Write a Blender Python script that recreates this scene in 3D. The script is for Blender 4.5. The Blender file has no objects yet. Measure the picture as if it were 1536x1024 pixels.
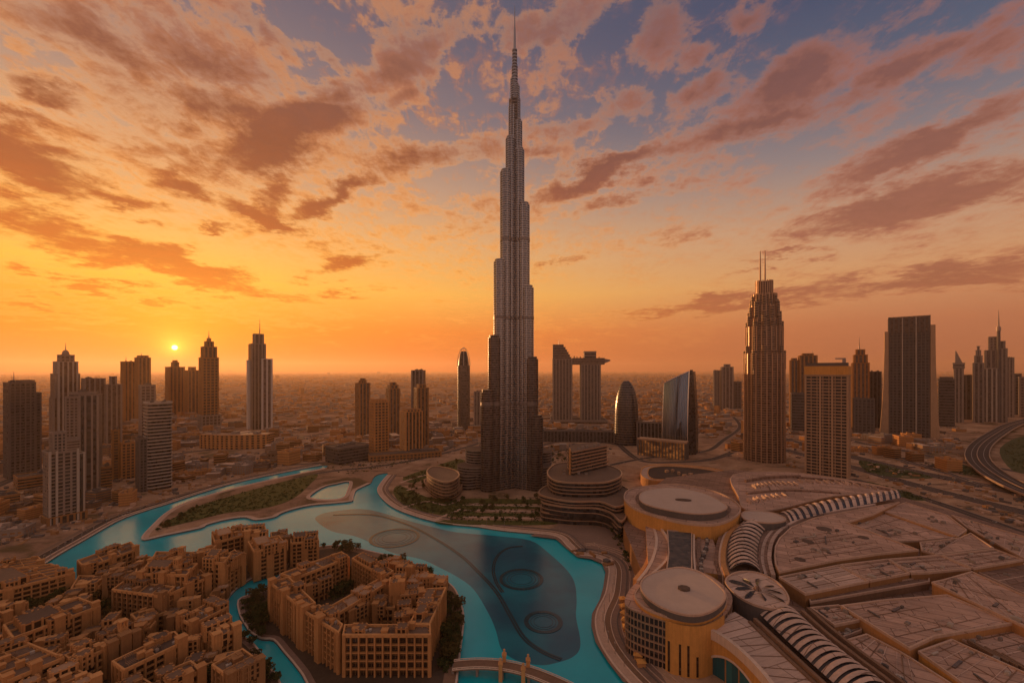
import bpy, bmesh, math, random
from mathutils import Vector, Matrix
from mathutils.geometry import delaunay_2d_cdt

# ---------------------------------------------------------------- camera, sky, sun, exposure
scene = bpy.context.scene
F, CX, HY, HC = 640.0, 768.0, 556.0, 200.0      # focal length in photo pixels, centre column, horizon row, camera height in metres
cam_data = bpy.data.cameras.new('camera')
cam_data.sensor_width = 36.0
cam_data.lens = 36.0 * F / 1536.0
cam_data.shift_y = (HY - 512.0) / 1536.0
cam_data.clip_start = 1.0
cam_data.clip_end = 120000.0
cam = bpy.data.objects.new('camera', cam_data)
cam.location = (0, 0, HC)
cam.rotation_euler = (math.radians(90), 0, 0)
scene.collection.objects.link(cam)
scene.camera = cam
vs = scene.view_settings
vs.view_transform = 'Standard'
vs.look = 'None'
vs.exposure = 0.08
vs.gamma = 1.0
vs.use_curve_mapping = False
scene.cycles.volume_bounces = 1
scene.cycles.max_bounces = 5
scene.cycles.diffuse_bounces = 2
scene.cycles.glossy_bounces = 3
scene.cycles.transparent_max_bounces = 8
scene.cycles.use_denoising = True
scene.cycles.sample_clamp_indirect = 6.0

SUN_AZ, SUN_EL = math.atan2(262 - CX, F), math.radians(2.45)   # azimuth from +Y towards +X
sun_dir = Vector((math.sin(SUN_AZ) * math.cos(SUN_EL), math.cos(SUN_AZ) * math.cos(SUN_EL), math.sin(SUN_EL)))
sd = bpy.data.lights.new('sun', 'SUN')
sd.energy = 5.0
sd.angle = math.radians(0.6)
sd.color = (1.0, 0.50, 0.20)
so = bpy.data.objects.new('sun', sd)
so.rotation_euler = (-sun_dir).to_track_quat('-Z', 'Y').to_euler()
scene.collection.objects.link(so)

world = bpy.data.worlds.new('World')
scene.world = world
world.use_nodes = True
wt = world.node_tree
wt.nodes.clear()


class G:
    """small helper for writing node maths"""
    def __init__(s, tree): s.t = tree
    def n(s, typ, **kw):
        nd = s.t.nodes.new(typ)
        for k, v in kw.items(): setattr(nd, k, v)
        return nd
    def put(s, sock, v):
        if isinstance(v, bpy.types.NodeSocket): s.t.links.new(v, sock)
        else: sock.default_value = v
    def m(s, op, a, b=None, c=None, clamp=False):
        nd = s.n('ShaderNodeMath', operation=op, use_clamp=clamp)
        s.put(nd.inputs[0], a)
        if b is not None: s.put(nd.inputs[1], b)
        if c is not None: s.put(nd.inputs[2], c)
        return nd.outputs[0]
    def v(s, op, a, b=None, scale=None):
        nd = s.n('ShaderNodeVectorMath', operation=op)
        s.put(nd.inputs[0], a)
        if b is not None: s.put(nd.inputs[1], b)
        if scale is not None: s.put(nd.inputs['Scale'], scale)
        return nd.outputs['Value'] if op in ('DOT_PRODUCT', 'LENGTH', 'DISTANCE') else nd.outputs[0]
    def mix(s, f, a, b, blend='MIX'):
        nd = s.n('ShaderNodeMix', data_type='RGBA', blend_type=blend)
        s.put(nd.inputs[0], f)
        s.put(nd.inputs[6], a if isinstance(a, bpy.types.NodeSocket) else (*a, 1))
        s.put(nd.inputs[7], b if isinstance(b, bpy.types.NodeSocket) else (*b, 1))
        return nd.outputs[2]
    def ramp(s, f, stops, interp='LINEAR'):
        nd = s.n('ShaderNodeValToRGB')
        e = nd.color_ramp.elements
        nd.color_ramp.interpolation = interp
        while len(e) < len(stops): e.new(0.5)
        for el, (p, c) in zip(e, stops):
            el.position = p
            el.color = (*c, 1) if not isinstance(c, (int, float)) else (c, c, c, 1)
        s.put(nd.inputs[0], f)
        return nd.outputs[0]
    def smooth(s, x, lo, hi):
        nd = s.n('ShaderNodeMapRange', interpolation_type='SMOOTHSTEP')
        s.put(nd.inputs[0], x); nd.inputs[1].default_value = lo; nd.inputs[2].default_value = hi
        return nd.outputs[0]
    def noise(s, vec, scale, detail=4, rough=0.55, dist=0.0, color=False):
        nd = s.n('ShaderNodeTexNoise')
        if vec is not None: s.put(nd.inputs['Vector'], vec)
        nd.inputs['Scale'].default_value = scale
        nd.inputs['Detail'].default_value = detail
        nd.inputs['Roughness'].default_value = rough
        nd.inputs['Distortion'].default_value = dist
        return nd.outputs['Color' if color else 'Fac']


def pdir(px, py):
    return Vector(((px - CX) / F, 1.0, (HY - py) / F)).normalized()


def build_sky():
    g = G(wt)
    D = g.v('NORMALIZE', g.n('ShaderNodeTexCoord').outputs['Generated'])
    sx = g.n('ShaderNodeSeparateXYZ'); g.put(sx.inputs[0], D)
    x, y, z = sx.outputs
    az = g.m('ARCTAN2', x, y)                                  # 0 ahead, + to the east
    el = g.m('ARCSINE', z)
    eld = g.m('MULTIPLY', el, 57.2958)
    sun_side = g.smooth(az, 0.95, -0.75)                       # 1 towards the sun
    behind = g.smooth(g.m('ABSOLUTE', az), 1.1, 2.4)
    t = g.m('DIVIDE', eld, 50.0, clamp=True)
    L = g.ramp(t, [(0.0, (0.70, 0.115, 0.008)), (0.10, (0.92, 0.225, 0.010)), (0.20, (0.96, 0.46, 0.05)), (0.32, (0.80, 0.41, 0.135)), (0.44, (0.56, 0.32, 0.18)),
                   (0.60, (0.26, 0.18, 0.17)), (0.76, (0.14, 0.115, 0.145)), (1.0, (0.10, 0.10, 0.14))])
    Rr = g.ramp(t, [(0.0, (0.33, 0.105, 0.055)), (0.10, (0.44, 0.155, 0.075)), (0.20, (0.58, 0.28, 0.13)), (0.32, (0.46, 0.27, 0.18)), (0.44, (0.22, 0.18, 0.19)),
                    (0.56, (0.085, 0.105, 0.16)), (0.72, (0.035, 0.06, 0.125)), (1.0, (0.025, 0.045, 0.10))])
    base = g.mix(sun_side, Rr, L)
    dusk = g.ramp(t, [(0.0, (0.42, 0.24, 0.18)), (0.2, (0.62, 0.36, 0.27)), (0.5, (0.34, 0.235, 0.21)), (1.0, (0.22, 0.175, 0.185))])  # unseen sky behind the camera, brightened as fill for facing walls
    # cloud deck, seen in perspective
    den = g.m('ADD', g.m('MAXIMUM', z, 0.0), 0.10)
    cb = g.n('ShaderNodeCombineXYZ')
    g.put(cb.inputs[0], g.m('DIVIDE', x, den)); g.put(cb.inputs[1], g.m('DIVIDE', y, den)); cb.inputs[2].default_value = 3.7
    P = cb.outputs[0]
    mp = g.n('ShaderNodeMapping'); g.put(mp.inputs[0], P)
    mp.inputs['Rotation'].default_value = (0, 0, math.radians(-28)); mp.inputs['Scale'].default_value = (1.0, 0.42, 1)
    Q = mp.outputs[0]
    n_big = g.noise(Q, 1.1, 7, 0.60, 0.35)
    n_mid = g.noise(P, 3.0, 9, 0.66, 0.5)
    n_fine = g.noise(P, 9.0, 7, 0.70, 0.2)
    n_rip = g.noise(Q, 21.0, 4, 0.6, 0.8)
    W = g.v('SCALE', g.v('SUBTRACT', g.noise(P, 1.9, 9, 0.68, color=True), (0.5, 0.5, 0.5)), scale=0.17)
    DW = g.v('ADD', D, W)
    def blob(px, py, ha, hb, ang, w):
        c = pdir(px, py)
        a = math.radians(ang)
        d1 = pdir(px + math.cos(a), py - math.sin(a)) - c
        d2 = pdir(px - math.sin(a), py - math.cos(a)) - c
        A = d1.normalized() / (d1.length * ha)
        B = d2 - d1.normalized() * d2.dot(d1.normalized())
        B = B.normalized() / (d2.length * hb)
        p = g.v('SUBTRACT', DW, tuple(c))
        u = g.v('DOT_PRODUCT', p, tuple(A)); v = g.v('DOT_PRODUCT', p, tuple(B))
        q = g.m('MULTIPLY_ADD', u, u, g.m('MULTIPLY', v, v))
        return g.m('MULTIPLY', g.m('POWER', 2.7183, g.m('MULTIPLY', q, -1.0)), w)
    dark = [(440, 192, 120, 30, 20, 1.0), (395, 235, 50, 30, 0, .8), (402, 285, 22, 32, 0, .55), (284, 272, 42, 22, -25, .8), (392, 322, 62, 15, -30, .8),
            (500, 300, 68, 15, 15, .75), (60, 250, 140, 36, -25, .95), (100, 345, 150, 30, -20, .7), (240, 395, 260, 24, -15, .95), (520, 440, 120, 8, 0, .5), (75, 457, 90, 9, -3, .55),
            (55, 135, 80, 24, -15, .8), (315, 350, 38, 9, 5, .6), (510, 398, 68, 15, 15, .62), (625, 70, 70, 36, 20, .62), (300, 75, 130, 34, -20, .55),
            (910, 262, 115, 16, 18, .9), (935, 298, 95, 13, 18, .6), (1185, 120, 105, 40, 40, .8), (1130, 190, 130, 26, 20, .78), (1390, 222, 170, 24, 20, .85),
            (1370, 297, 240, 30, 14, .9), (1340, 108, 190, 20, 25, .55), (1070, 460, 200, 14, 7, .75), (1400, 412, 240, 22, 8, .75), (1170, 387, 95, 6, 5, .6),
            (845, 396, 45, 7, 5, .45), (1500, 60, 90, 30, 30, .4), (130, 60, 170, 40, -20, .62), (330, 150, 90, 24, -20, .5), (520, 130, 80, 26, 20, .5), (30, 190, 90, 16, -10, .6), (170, 300, 110, 16, -18, .7), (160, 430, 180, 10, -5, .6), (820, 30, 90, 26, 10, .5), (1050, 120, 70, 20, 25, .5), (1250, 330, 160, 14, 12, .6)]
    lit = [(985, 50, 62, 40, 60, .55), (670, 238, 105, 26, 12, .5), (490, 62, 45, 12, -35, .45), (620, 130, 60, 14, 40, .38), (850, 190, 100, 20, 5, .42), (1040, 80, 30, 14, 30, .45),
           (940, 165, 70, 22, 10, .4), (815, 230, 45, 10, 0, .42), (200, 130, 130, 60, -20, .38), (250, 215, 160, 40, -15, .36), (1120, 12, 40, 16, 20, .5), (830, 45, 14, 12, 0, .5), (400, 30, 60, 18, -30, .4),
           (1060, 355, 120, 16, 8, .32), (700, 330, 90, 40, 10, .25)]
    acc = None
    for b in dark + lit:
        q = blob(*b)
        acc = q if acc is None else g.m('MAXIMUM', acc, q)
    rag = g.m('ADD', g.m('MULTIPLY', g.m('SUBTRACT', n_mid, 0.5), 1.25), g.m('ADD', g.m('MULTIPLY', g.m('SUBTRACT', n_fine, 0.5), 1.2), g.m('MULTIPLY', g.m('SUBTRACT', n_rip, 0.5), 0.45)))
    k = g.m('ADD', g.m('MULTIPLY', acc, 1.0), g.m('MULTIPLY', g.m('SUBTRACT', n_big, 0.5), 1.2))
    k = g.m('MULTIPLY', g.m('ADD', k, rag), g.smooth(eld, 0.8, 6.0))
    cov = g.smooth(k, -0.06, 0.66)
    thick = g.smooth(k, 0.08, 0.80)
    litL = g.ramp(t, [(0, (1.0, 0.30, 0.02)), (0.2, (0.96, 0.40, 0.04)), (0.4, (0.70, 0.25, 0.05)), (0.7, (0.42, 0.138, 0.062)), (1, (0.36, 0.17, 0.11))])
    litR = g.ramp(t, [(0, (0.46, 0.14, 0.06)), (0.25, (0.44, 0.155, 0.075)), (0.6, (0.42, 0.14, 0.08)), (1, (0.34, 0.125, 0.09))])
    dkL = g.ramp(t, [(0, (0.80, 0.18, 0.012)), (0.16, (0.62, 0.12, 0.006)), (0.3, (0.36, 0.062, 0.008)), (0.5, (0.20, 0.047, 0.018)), (0.7, (0.20, 0.075, 0.05)), (1, (0.24, 0.14, 0.11))])
    dkR = g.ramp(t, [(0, (0.34, 0.10, 0.04)), (0.25, (0.30, 0.10, 0.06)), (0.5, (0.20, 0.075, 0.058)), (0.8, (0.12, 0.058, 0.065)), (1, (0.2, 0.12, 0.11))])
    near = g.smooth(az, 0.75, -0.35)
    lit_c = g.mix(near, litR, litL); dk_c = g.mix(near, dkR, dkL)
    # thin broken veil of small clouds high up, thickest towards the sun
    veil = g.smooth(g.m('ADD', g.m('ADD', g.m('ADD', g.m('MULTIPLY', g.m('SUBTRACT', n_fine, 0.5), 2.0), g.m('MULTIPLY', g.m('SUBTRACT', n_rip, 0.5), 2.2)), g.m('MULTIPLY', g.m('SUBTRACT', n_mid, 0.5), 1.6)), g.m('MULTIPLY', g.m('SUBTRACT', n_big, 0.45), 1.0)), -0.15, 0.6)
    veil = g.m('MULTIPLY', veil, g.m('MULTIPLY', g.smooth(eld, 7.0, 15.0), g.m('MULTIPLY_ADD', near, 0.52, 0.08)))
    base = g.mix(veil, base, lit_c)
    cc = g.mix(thick, lit_c, dk_c)
    cc = g.v('SCALE', cc, scale=g.m('ADD', 0.55, g.m('ADD', g.m('MULTIPLY', n_fine, 0.5), g.m('MULTIPLY', n_mid, 0.4))))
    col = g.mix(g.m('MULTIPLY', cov, 0.93), base, cc)
    rim = g.m('MULTIPLY', g.m('MULTIPLY', g.smooth(k, 0.04, 0.16), g.smooth(k, 0.42, 0.20)), g.m('MULTIPLY_ADD', near, 0.14, 0.02))
    col = g.mix(rim, col, (1.0, 0.46, 0.13))
    # unseen sky overhead brightened to one warm sheet, added as fill for roofs
    col = g.mix(g.smooth(eld, 46.0, 66.0), col, (0.40, 0.28, 0.235))
    col = g.mix(behind, col, dusk)
    # glow and disc of the setting sun
    cs = g.v('DOT_PRODUCT', D, tuple(sun_dir))
    ang = g.m('MULTIPLY', g.m('ARCCOSINE', g.m('MINIMUM', cs, 1.0)), 57.2958)
    glow = g.m('POWER', 2.7183, g.m('DIVIDE', ang, -3.6))
    col = g.mix(g.m('MULTIPLY', glow, 0.55), col, (1.0, 0.40, 0.03), 'ADD')
    disc = g.smooth(ang, 0.30, 0.20)
    halo = g.m('POWER', 2.7183, g.m('DIVIDE', ang, -0.75))
    col = g.mix(halo, col, (1.6, 0.85, 0.12), 'ADD')
    col = g.mix(disc, col, (9.0, 5.5, 1.6))
    col = g.mix(g.smooth(eld, -0.2, -4.0), col, (0.10, 0.055, 0.035))
    nish = g.n('ShaderNodeTexSky', sky_type='NISHITA', sun_disc=False)
    nish.sun_elevation = SUN_EL; nish.sun_rotation = SUN_AZ
    nish.altitude = 200; nish.air_density = 1.5; nish.dust_density = 3.0
    b1 = g.n('ShaderNodeBackground'); g.put(b1.inputs[0], col); b1.inputs[1].default_value = 1.0
    b2 = g.n('ShaderNodeBackground'); g.put(b2.inputs[0], nish.outputs[0]); b2.inputs[1].default_value = 0.015
    ad = g.n('ShaderNodeAddShader'); g.put(ad.inputs[0], b1.outputs[0]); g.put(ad.inputs[1], b2.outputs[0])
    out = g.n('ShaderNodeOutputWorld'); g.put(out.inputs[0], ad.outputs[0])


build_sky()
world.cycles.sampling_method = 'MANUAL'
world.cycles.sample_map_resolution = 1024
# ---------------------------------------------------------------- helpers
R = math.radians
rng = random.Random(7)
COL = scene.collection


def at(px, py, z=0.0):
    """world point at height z seen at photo pixel (px, py)"""
    Y = F * (HC - z) / (py - HY)
    return Vector(((px - CX) * Y / F, Y, z))


def at2(px, py, z=0.0):
    p = at(px, py, z); return (p.x, p.y)


def tag(o, label=None, cat=None, group=None, kind=None):
    if label: o['label'] = label
    if cat: o['category'] = cat
    if group: o['group'] = group
    if kind: o['kind'] = kind
    return o


def empty(name, loc, rz=0.0):
    o = bpy.data.objects.new(name, None); COL.objects.link(o)
    o.location = loc; o.rotation_euler = (0, 0, rz)
    o.empty_display_size = 2.0
    return o


def copy_tree(o, parent=None):
    c = o.copy(); COL.objects.link(c)
    if parent is not None: c.parent = parent
    for ch in list(o.children): copy_tree(ch, c)
    return c


def off_poly(poly, d):
    """offset a counter-clockwise polygon outwards by d"""
    n = len(poly); out = []
    for i in range(n):
        p0, p1, p2 = poly[i - 1], poly[i], poly[(i + 1) % n]
        a = Vector((p1[0] - p0[0], p1[1] - p0[1])); b = Vector((p2[0] - p1[0], p2[1] - p1[1]))
        if a.length < 1e-6: a = b
        if b.length < 1e-6: b = a
        a.normalize(); b.normalize()
        na = Vector((a.y, -a.x)); nb = Vector((b.y, -b.x))
        m = na + nb
        if m.length < 1e-4: m = na
        m.normalize()
        k = d / max(0.35, m.dot(na))
        out.append((p1[0] + m.x * k, p1[1] + m.y * k))
    return out


def ccw(poly):
    a = sum(poly[i - 1][0] * poly[i][1] - poly[i][0] * poly[i - 1][1] for i in range(len(poly)))
    return list(poly) if a > 0 else list(poly)[::-1]


def rect(w, d, cx=0.0, cy=0.0, a=0.0):
    c, s = math.cos(a), math.sin(a)
    return [(cx + c * x - s * y, cy + s * x + c * y) for x, y in ((-w / 2, -d / 2), (w / 2, -d / 2), (w / 2, d / 2), (-w / 2, d / 2))]


def ngon(rx, ry, n=24, cx=0.0, cy=0.0, a=0.0):
    c, s = math.cos(a), math.sin(a)
    return [(cx + c * rx * math.cos(t) - s * ry * math.sin(t), cy + s * rx * math.cos(t) + c * ry * math.sin(t)) for t in (2 * math.pi * i / n for i in range(n))]


def rrect(w, d, r, n=5, cx=0.0, cy=0.0):
    o = []
    for (sx, sy, a0) in ((1, -1, -90), (1, 1, 0), (-1, 1, 90), (-1, -1, 180)):
        for i in range(n + 1):
            a = R(a0 + 90 * i / n)
            o.append((cx + sx * (w / 2 - r) + r * math.cos(a), cy + sy * (d / 2 - r) + r * math.sin(a)))
    return o


def spline(pts, n=8, closed=False):
    """Catmull-Rom through 2-D points"""
    P = [Vector(p[:2]) for p in pts]; N = len(P); out = []
    for i in range(N if closed else N - 1):
        if closed: a, b, c, d = P[i - 1], P[i], P[(i + 1) % N], P[(i + 2) % N]
        else: a, b, c, d = P[max(i - 1, 0)], P[i], P[i + 1], P[min(i + 2, N - 1)]
        for k in range(n):
            t = k / n
            q = 0.5 * ((2 * b) + (c - a) * t + (2 * a - 5 * b + 4 * c - d) * t * t + (3 * b - a - 3 * c + d) * t ** 3)
            out.append((q.x, q.y))
    if not closed: out.append(tuple(P[-1]))
    return out


def off_line(pts, d):
    """offset an open polyline to its right by d"""
    out = []; n = len(pts)
    for i in range(n):
        a = Vector(pts[max(i - 1, 0)]); b = Vector(pts[min(i + 1, n - 1)])
        t = (b - a); t = t.normalized() if t.length > 1e-9 else Vector((1, 0))
        out.append((pts[i][0] + t.y * d, pts[i][1] - t.x * d))
    return out


class MB:
    """collects faces; build() links them as ONE mesh object"""
    def __init__(s): s.v = []; s.f = []; s.m = []
    def face(s, pts, m=0):
        i = len(s.v); s.v.extend(pts); s.f.append(tuple(range(i, i + len(pts)))); s.m.append(m); return s
    def loops(s, loops, mats, cap_top=None, cap_bot=None, closed=True):
        """loops: lists of 3-D points of equal length; mats: material per ring"""
        n = len(loops[0]); base = len(s.v)
        for L in loops: s.v.extend(L)
        for k in range(len(loops) - 1):
            for i in range(n if closed else n - 1):
                j = (i + 1) % n
                s.f.append((base + k * n + i, base + k * n + j, base + (k + 1) * n + j, base + (k + 1) * n + i)); s.m.append(mats[k])
        if cap_top is not None:
            s.f.append(tuple(base + (len(loops) - 1) * n + i for i in range(n))); s.m.append(cap_top)
        if cap_bot is not None:
            s.f.append(tuple(base + i for i in reversed(range(n)))); s.m.append(cap_bot)
        return s
    def prism(s, poly, z0, z1, m=0, mt=None, top_poly=None):
        poly = ccw(poly); tp = ccw(top_poly) if top_poly else poly
        return s.loops([[(x, y, z0) for x, y in poly], [(x, y, z1) for x, y in tp]], [m], m if mt is None else mt, m)
    def slope(s, poly, z0, ztop, m=0, mt=None):
        """prism whose top follows the height function ztop(x, y)"""
        poly = ccw(poly)
        return s.loops([[(x, y, z0) for x, y in poly], [(x, y, ztop(x, y)) for x, y in poly]], [m], m if mt is None else mt, m)
    def box(s, cx, cy, z0, z1, w, d, a=0.0, m=0, mt=None):
        return s.prism(rect(w, d, cx, cy, a), z0, z1, m, mt)
    def corrug(s, poly, z0, z1, fh, sl, out, mg=0, ms=1, mt=1, first=None):
        """glass wall with a floor slab standing proud at every storey"""
        poly = ccw(poly); op = off_poly(poly, out)
        n = max(1, round((z1 - z0) / fh)); h = (z1 - z0) / n
        L = [[(x, y, z0) for x, y in poly]]; M = []
        for k in range(n):
            zt = z0 + (k + 1) * h; zb = zt - sl
            L.append([(x, y, zb) for x, y in poly]); M.append(mg)
            L.append([(x, y, zb) for x, y in op]); M.append(ms)
            L.append([(x, y, zt) for x, y in op]); M.append(ms)
            if k < n - 1: L.append([(x, y, zt) for x, y in poly]); M.append(ms)
        return s.loops(L, M, mt, mg)
    def piers(s, poly, z0, z1, gap, w, out, m=1, edges=None, ends=True):
        """vertical fins along the edges of a polygon"""
        poly = ccw(poly); n = len(poly)
        for i in range(n):
            if edges is not None and i not in edges: continue
            a = Vector(poly[i]); b = Vector(poly[(i + 1) % n]); L = (b - a).length
            if L < gap * 0.5: continue
            ang = math.atan2(b.y - a.y, b.x - a.x)
            k = max(1, round(L / gap))
            nx, ny = math.sin(ang), -math.cos(ang)
            for j in range(k + 1):
                if not ends and j in (0, k): continue
                p = a.lerp(b, min(max((j / k) * L, w * .5), L - w * .5) / L)
                s.box(p.x + nx * out * .25, p.y + ny * out * .25, z0, z1, w, out * 1.5, ang, m)
        return s
    def tube(s, pts, r0, r1=None, n=6, m=0):
        pts = [Vector(p) for p in pts]; r1 = r0 if r1 is None else r1; L = []
        for i, p in enumerate(pts):
            t = (pts[min(i + 1, len(pts) - 1)] - pts[max(i - 1, 0)]).normalized()
            u = t.orthogonal().normalized() if abs(t.z) > .9 else Vector((-t.y, t.x, 0)).normalized()
            w = t.cross(u); r = r0 + (r1 - r0) * i / max(1, len(pts) - 1)
            L.append([tuple(p + (u * math.cos(q) + w * math.sin(q)) * r) for q in (2 * math.pi * k / n for k in range(n))])
        return s.loops(L, [m] * (len(L) - 1), m, m)
    def ribbon(s, a, b, z0, z1, m=0, mt=None):
        """solid strip between two polylines of equal length"""
        n = len(a)
        for i in range(n - 1):
            s.face([(*a[i], z1), (*b[i], z1), (*b[i + 1], z1), (*a[i + 1], z1)], m if mt is None else mt)
            s.face([(*a[i], z0), (*a[i], z1), (*a[i + 1], z1), (*a[i + 1], z0)], m)
            s.face([(*b[i], z1), (*b[i], z0), (*b[i + 1], z0), (*b[i + 1], z1)], m)
        for q, w in ((0, 1), (n - 1, -1)):
            f = [(*a[q], z0), (*b[q], z0), (*b[q], z1), (*a[q], z1)]
            s.face(f if w > 0 else f[::-1], m)
        return s
    def sheet(s, a, b, z, m=0):
        for i in range(len(a) - 1):
            f = [(*a[i], z), (*b[i], z), (*b[i + 1], z), (*a[i + 1], z)]
            s.face(f, m)
        return s
    def shape(s, poly, z, m=0):
        """flat possibly concave polygon"""
        vv, _, ff, *_r = delaunay_2d_cdt([Vector(p[:2]) for p in ccw(poly)], [], [list(range(len(poly)))], 1, 1e-4)
        i = len(s.v); s.v.extend([(q.x, q.y, z) for q in vv])
        for q in ff: s.f.append(tuple(i + k for k in q)); s.m.append(m)
        return s
    def solid(s, poly, z0, z1, m=0, mt=None):
        """extruded possibly concave polygon"""
        poly = ccw(poly)
        s.loops([[(x, y, z0) for x, y in poly], [(x, y, z1) for x, y in poly]], [m])
        return s.shape(poly, z1, m if mt is None else mt)
    def build(s, name, mats, parent=None, smooth=False):
        me = bpy.data.meshes.new(name)
        me.from_pydata([tuple(q) for q in s.v], [], s.f)
        for q in (mats if isinstance(mats, (list, tuple)) else [mats]): me.materials.append(q)
        me.polygons.foreach_set('material_index', s.m)
        if smooth:
            me.polygons.foreach_set('use_smooth', [True] * len(s.f))
        bm = bmesh.new(); bm.from_mesh(me)
        bmesh.ops.recalc_face_normals(bm, faces=bm.faces)
        bm.to_mesh(me); bm.free()
        me.update()
        o = bpy.data.objects.new(name, me); COL.objects.link(o)
        if parent is not None: o.parent = parent
        return o


# ---------------------------------------------------------------- materials
MATS = {}


def new_mat(name):
    m = bpy.data.materials.new(name); m.use_nodes = True
    nt = m.node_tree
    return m, G(nt), nt.nodes['Principled BSDF']


def wpos(g): return g.n('ShaderNodeNewGeometry').outputs['Position']


def scaled(g, vec, sc):
    return g.v('MULTIPLY', vec, sc)


def plaster(name, c, var=0.28, rough=0.85, streak=0.25, spec=0.25, metal=0.0, fine=0.35):
    """rendered or stone surface: broad tone shifts, fine grain and vertical rain streaks"""
    m, g, b = new_mat(name)
    P = wpos(g)
    n1 = g.noise(P, 0.035, 4)
    n2 = g.noise(P, fine, 6, 0.65)
    n3 = g.noise(scaled(g, P, (0.8, 0.8, 0.05)), 1.0, 3)
    k = g.m('ADD', 1.0, g.m('MULTIPLY', g.m('SUBTRACT', n1, 0.5), var * 2))
    k = g.m('ADD', k, g.m('MULTIPLY', g.m('SUBTRACT', n2, 0.5), var * 1.8))
    k = g.m('ADD', k, g.m('MULTIPLY', g.m('SUBTRACT', n3, 0.5), streak * 1.6))
    g.put(b.inputs['Base Color'], g.mix(1.0, c, g.n('ShaderNodeCombineColor').outputs[0], 'MULTIPLY') if False else g.v('SCALE', c, scale=k))
    b.inputs['Roughness'].default_value = rough
    b.inputs['Specular IOR Level'].default_value = spec
    b.inputs['Metallic'].default_value = metal
    MATS[name] = m
    return m


def glazing(name, c, c2, cell=(4.0, 4.0, 4.0), rough=0.24, spec=0.45, metal=0.0, lit=0.0):
    """curtain wall glass: each bay a little different, some blinds drawn"""
    m, g, b = new_mat(name)
    P = wpos(g)
    q = g.v('SNAP', g.v('ADD', P, (0.37, 0.41, 0.13)), cell)
    w = g.n('ShaderNodeTexWhiteNoise'); g.put(w.inputs['Vector'], q)
    r = w.outputs['Value']
    f = g.m('POWER', r, 2.2)
    f = g.m('ADD', g.m('MULTIPLY', f, 0.8), g.m('MULTIPLY', g.noise(P, 0.02, 3), 0.3))
    g.put(b.inputs['Base Color'], g.mix(f, c, c2))
    g.put(b.inputs['Roughness'], g.m('ADD', rough, g.m('MULTIPLY', r, 0.18)))
    b.inputs['Specular IOR Level'].default_value = spec
    b.inputs['Metallic'].default_value = metal
    MATS[name] = m
    return m


def roofing(name, c, seam=9.0, var=0.3, ang=0.0):
    """flat roof membrane: stained panels with faint laps"""
    m, g, b = new_mat(name)
    P = wpos(g)
    mp = g.n('ShaderNodeMapping'); g.put(mp.inputs[0], P); mp.inputs['Rotation'].default_value = (0, 0, ang)
    br = g.n('ShaderNodeTexBrick'); g.put(br.inputs['Vector'], mp.outputs[0])
    br.inputs['Scale'].default_value = 1.0; br.inputs['Brick Width'].default_value = seam * 2.2; br.inputs['Row Height'].default_value = seam
    br.inputs['Mortar Size'].default_value = 0.34; br.inputs['Mortar Smooth'].default_value = 0.3; br.inputs['Bias'].default_value = 0.0
    br.inputs['Color1'].default_value = (0.80, 0.80, 0.80, 1); br.inputs['Color2'].default_value = (1.14, 1.14, 1.14, 1); br.inputs['Mortar'].default_value = (0.42, 0.38, 0.36, 1)  # dark laps take the occlusion shade of the gaps into their colour
    n1 = g.noise(P, 0.03, 5, 0.6); n2 = g.noise(scaled(g, mp.outputs[0], (0.05, 0.6, 1)), 1.0, 5, 0.6); n3 = g.noise(P, 0.5, 5, 0.7)
    k = g.m('ADD', 1.0, g.m('MULTIPLY', g.m('SUBTRACT', n1, 0.5), var * 2.2))
    k = g.m('ADD', k, g.m('MULTIPLY', g.m('SUBTRACT', n2, 0.5), var * 2.6))
    k = g.m('ADD', k, g.m('MULTIPLY', g.m('SUBTRACT', n3, 0.5), var * 1.3))
    g.put(b.inputs['Base Color'], g.mix(1.0, g.v('SCALE', c, scale=k), br.outputs['Color'], 'MULTIPLY'))
    b.inputs['Roughness'].default_value = 0.9
    b.inputs['Specular IOR Level'].default_value = 0.15
    MATS[name] = m
    return m


M = MATS
plaster('sand_wall', (0.50, 0.24, 0.09), 0.25)
plaster('sand_wall_pale', (0.60, 0.30, 0.115), 0.22)
plaster('sand_wall_dark', (0.33, 0.165, 0.068), 0.25)
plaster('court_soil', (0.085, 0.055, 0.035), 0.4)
plaster('tan_wall', (0.42, 0.27, 0.17), 0.2)
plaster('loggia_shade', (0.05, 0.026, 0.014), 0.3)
plaster('concrete', (0.27, 0.215, 0.18), 0.22)
plaster('concrete_dark', (0.13, 0.11, 0.10), 0.25)
plaster('concrete_pale', (0.43, 0.36, 0.30), 0.2)
plaster('white_panel', (0.50, 0.46, 0.43), 0.15)
plaster('amber_stone', (0.62, 0.30, 0.08), 0.22, streak=0.3)
plaster('steel', (0.60, 0.58, 0.59), 0.10, rough=0.27, streak=0.12, spec=0.5, metal=0.9)
plaster('steel_band_shaded', (0.22, 0.19, 0.18), 0.10, rough=0.32, streak=0.12, spec=0.5, metal=0.8)  # darker band copy, shading of the lower tiers put into its colour
plaster('steel_band', (0.38, 0.36, 0.365), 0.10, rough=0.30, streak=0.12, spec=0.5, metal=0.85)
plaster('steel_dark', (0.20, 0.17, 0.16), 0.15, rough=0.4, streak=0.1, spec=0.5, metal=0.6)
plaster('antenna_metal', (0.30, 0.24, 0.22), 0.1, rough=0.4, metal=0.7)
plaster('bronze_band', (0.46, 0.29, 0.19), 0.15, rough=0.42, metal=0.45)
plaster('dark_roof', (0.12, 0.08, 0.06), 0.35)
plaster('tan_roof', (0.40, 0.245, 0.15), 0.35)
plaster('brown_roof', (0.19, 0.12, 0.08), 0.35)
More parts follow.
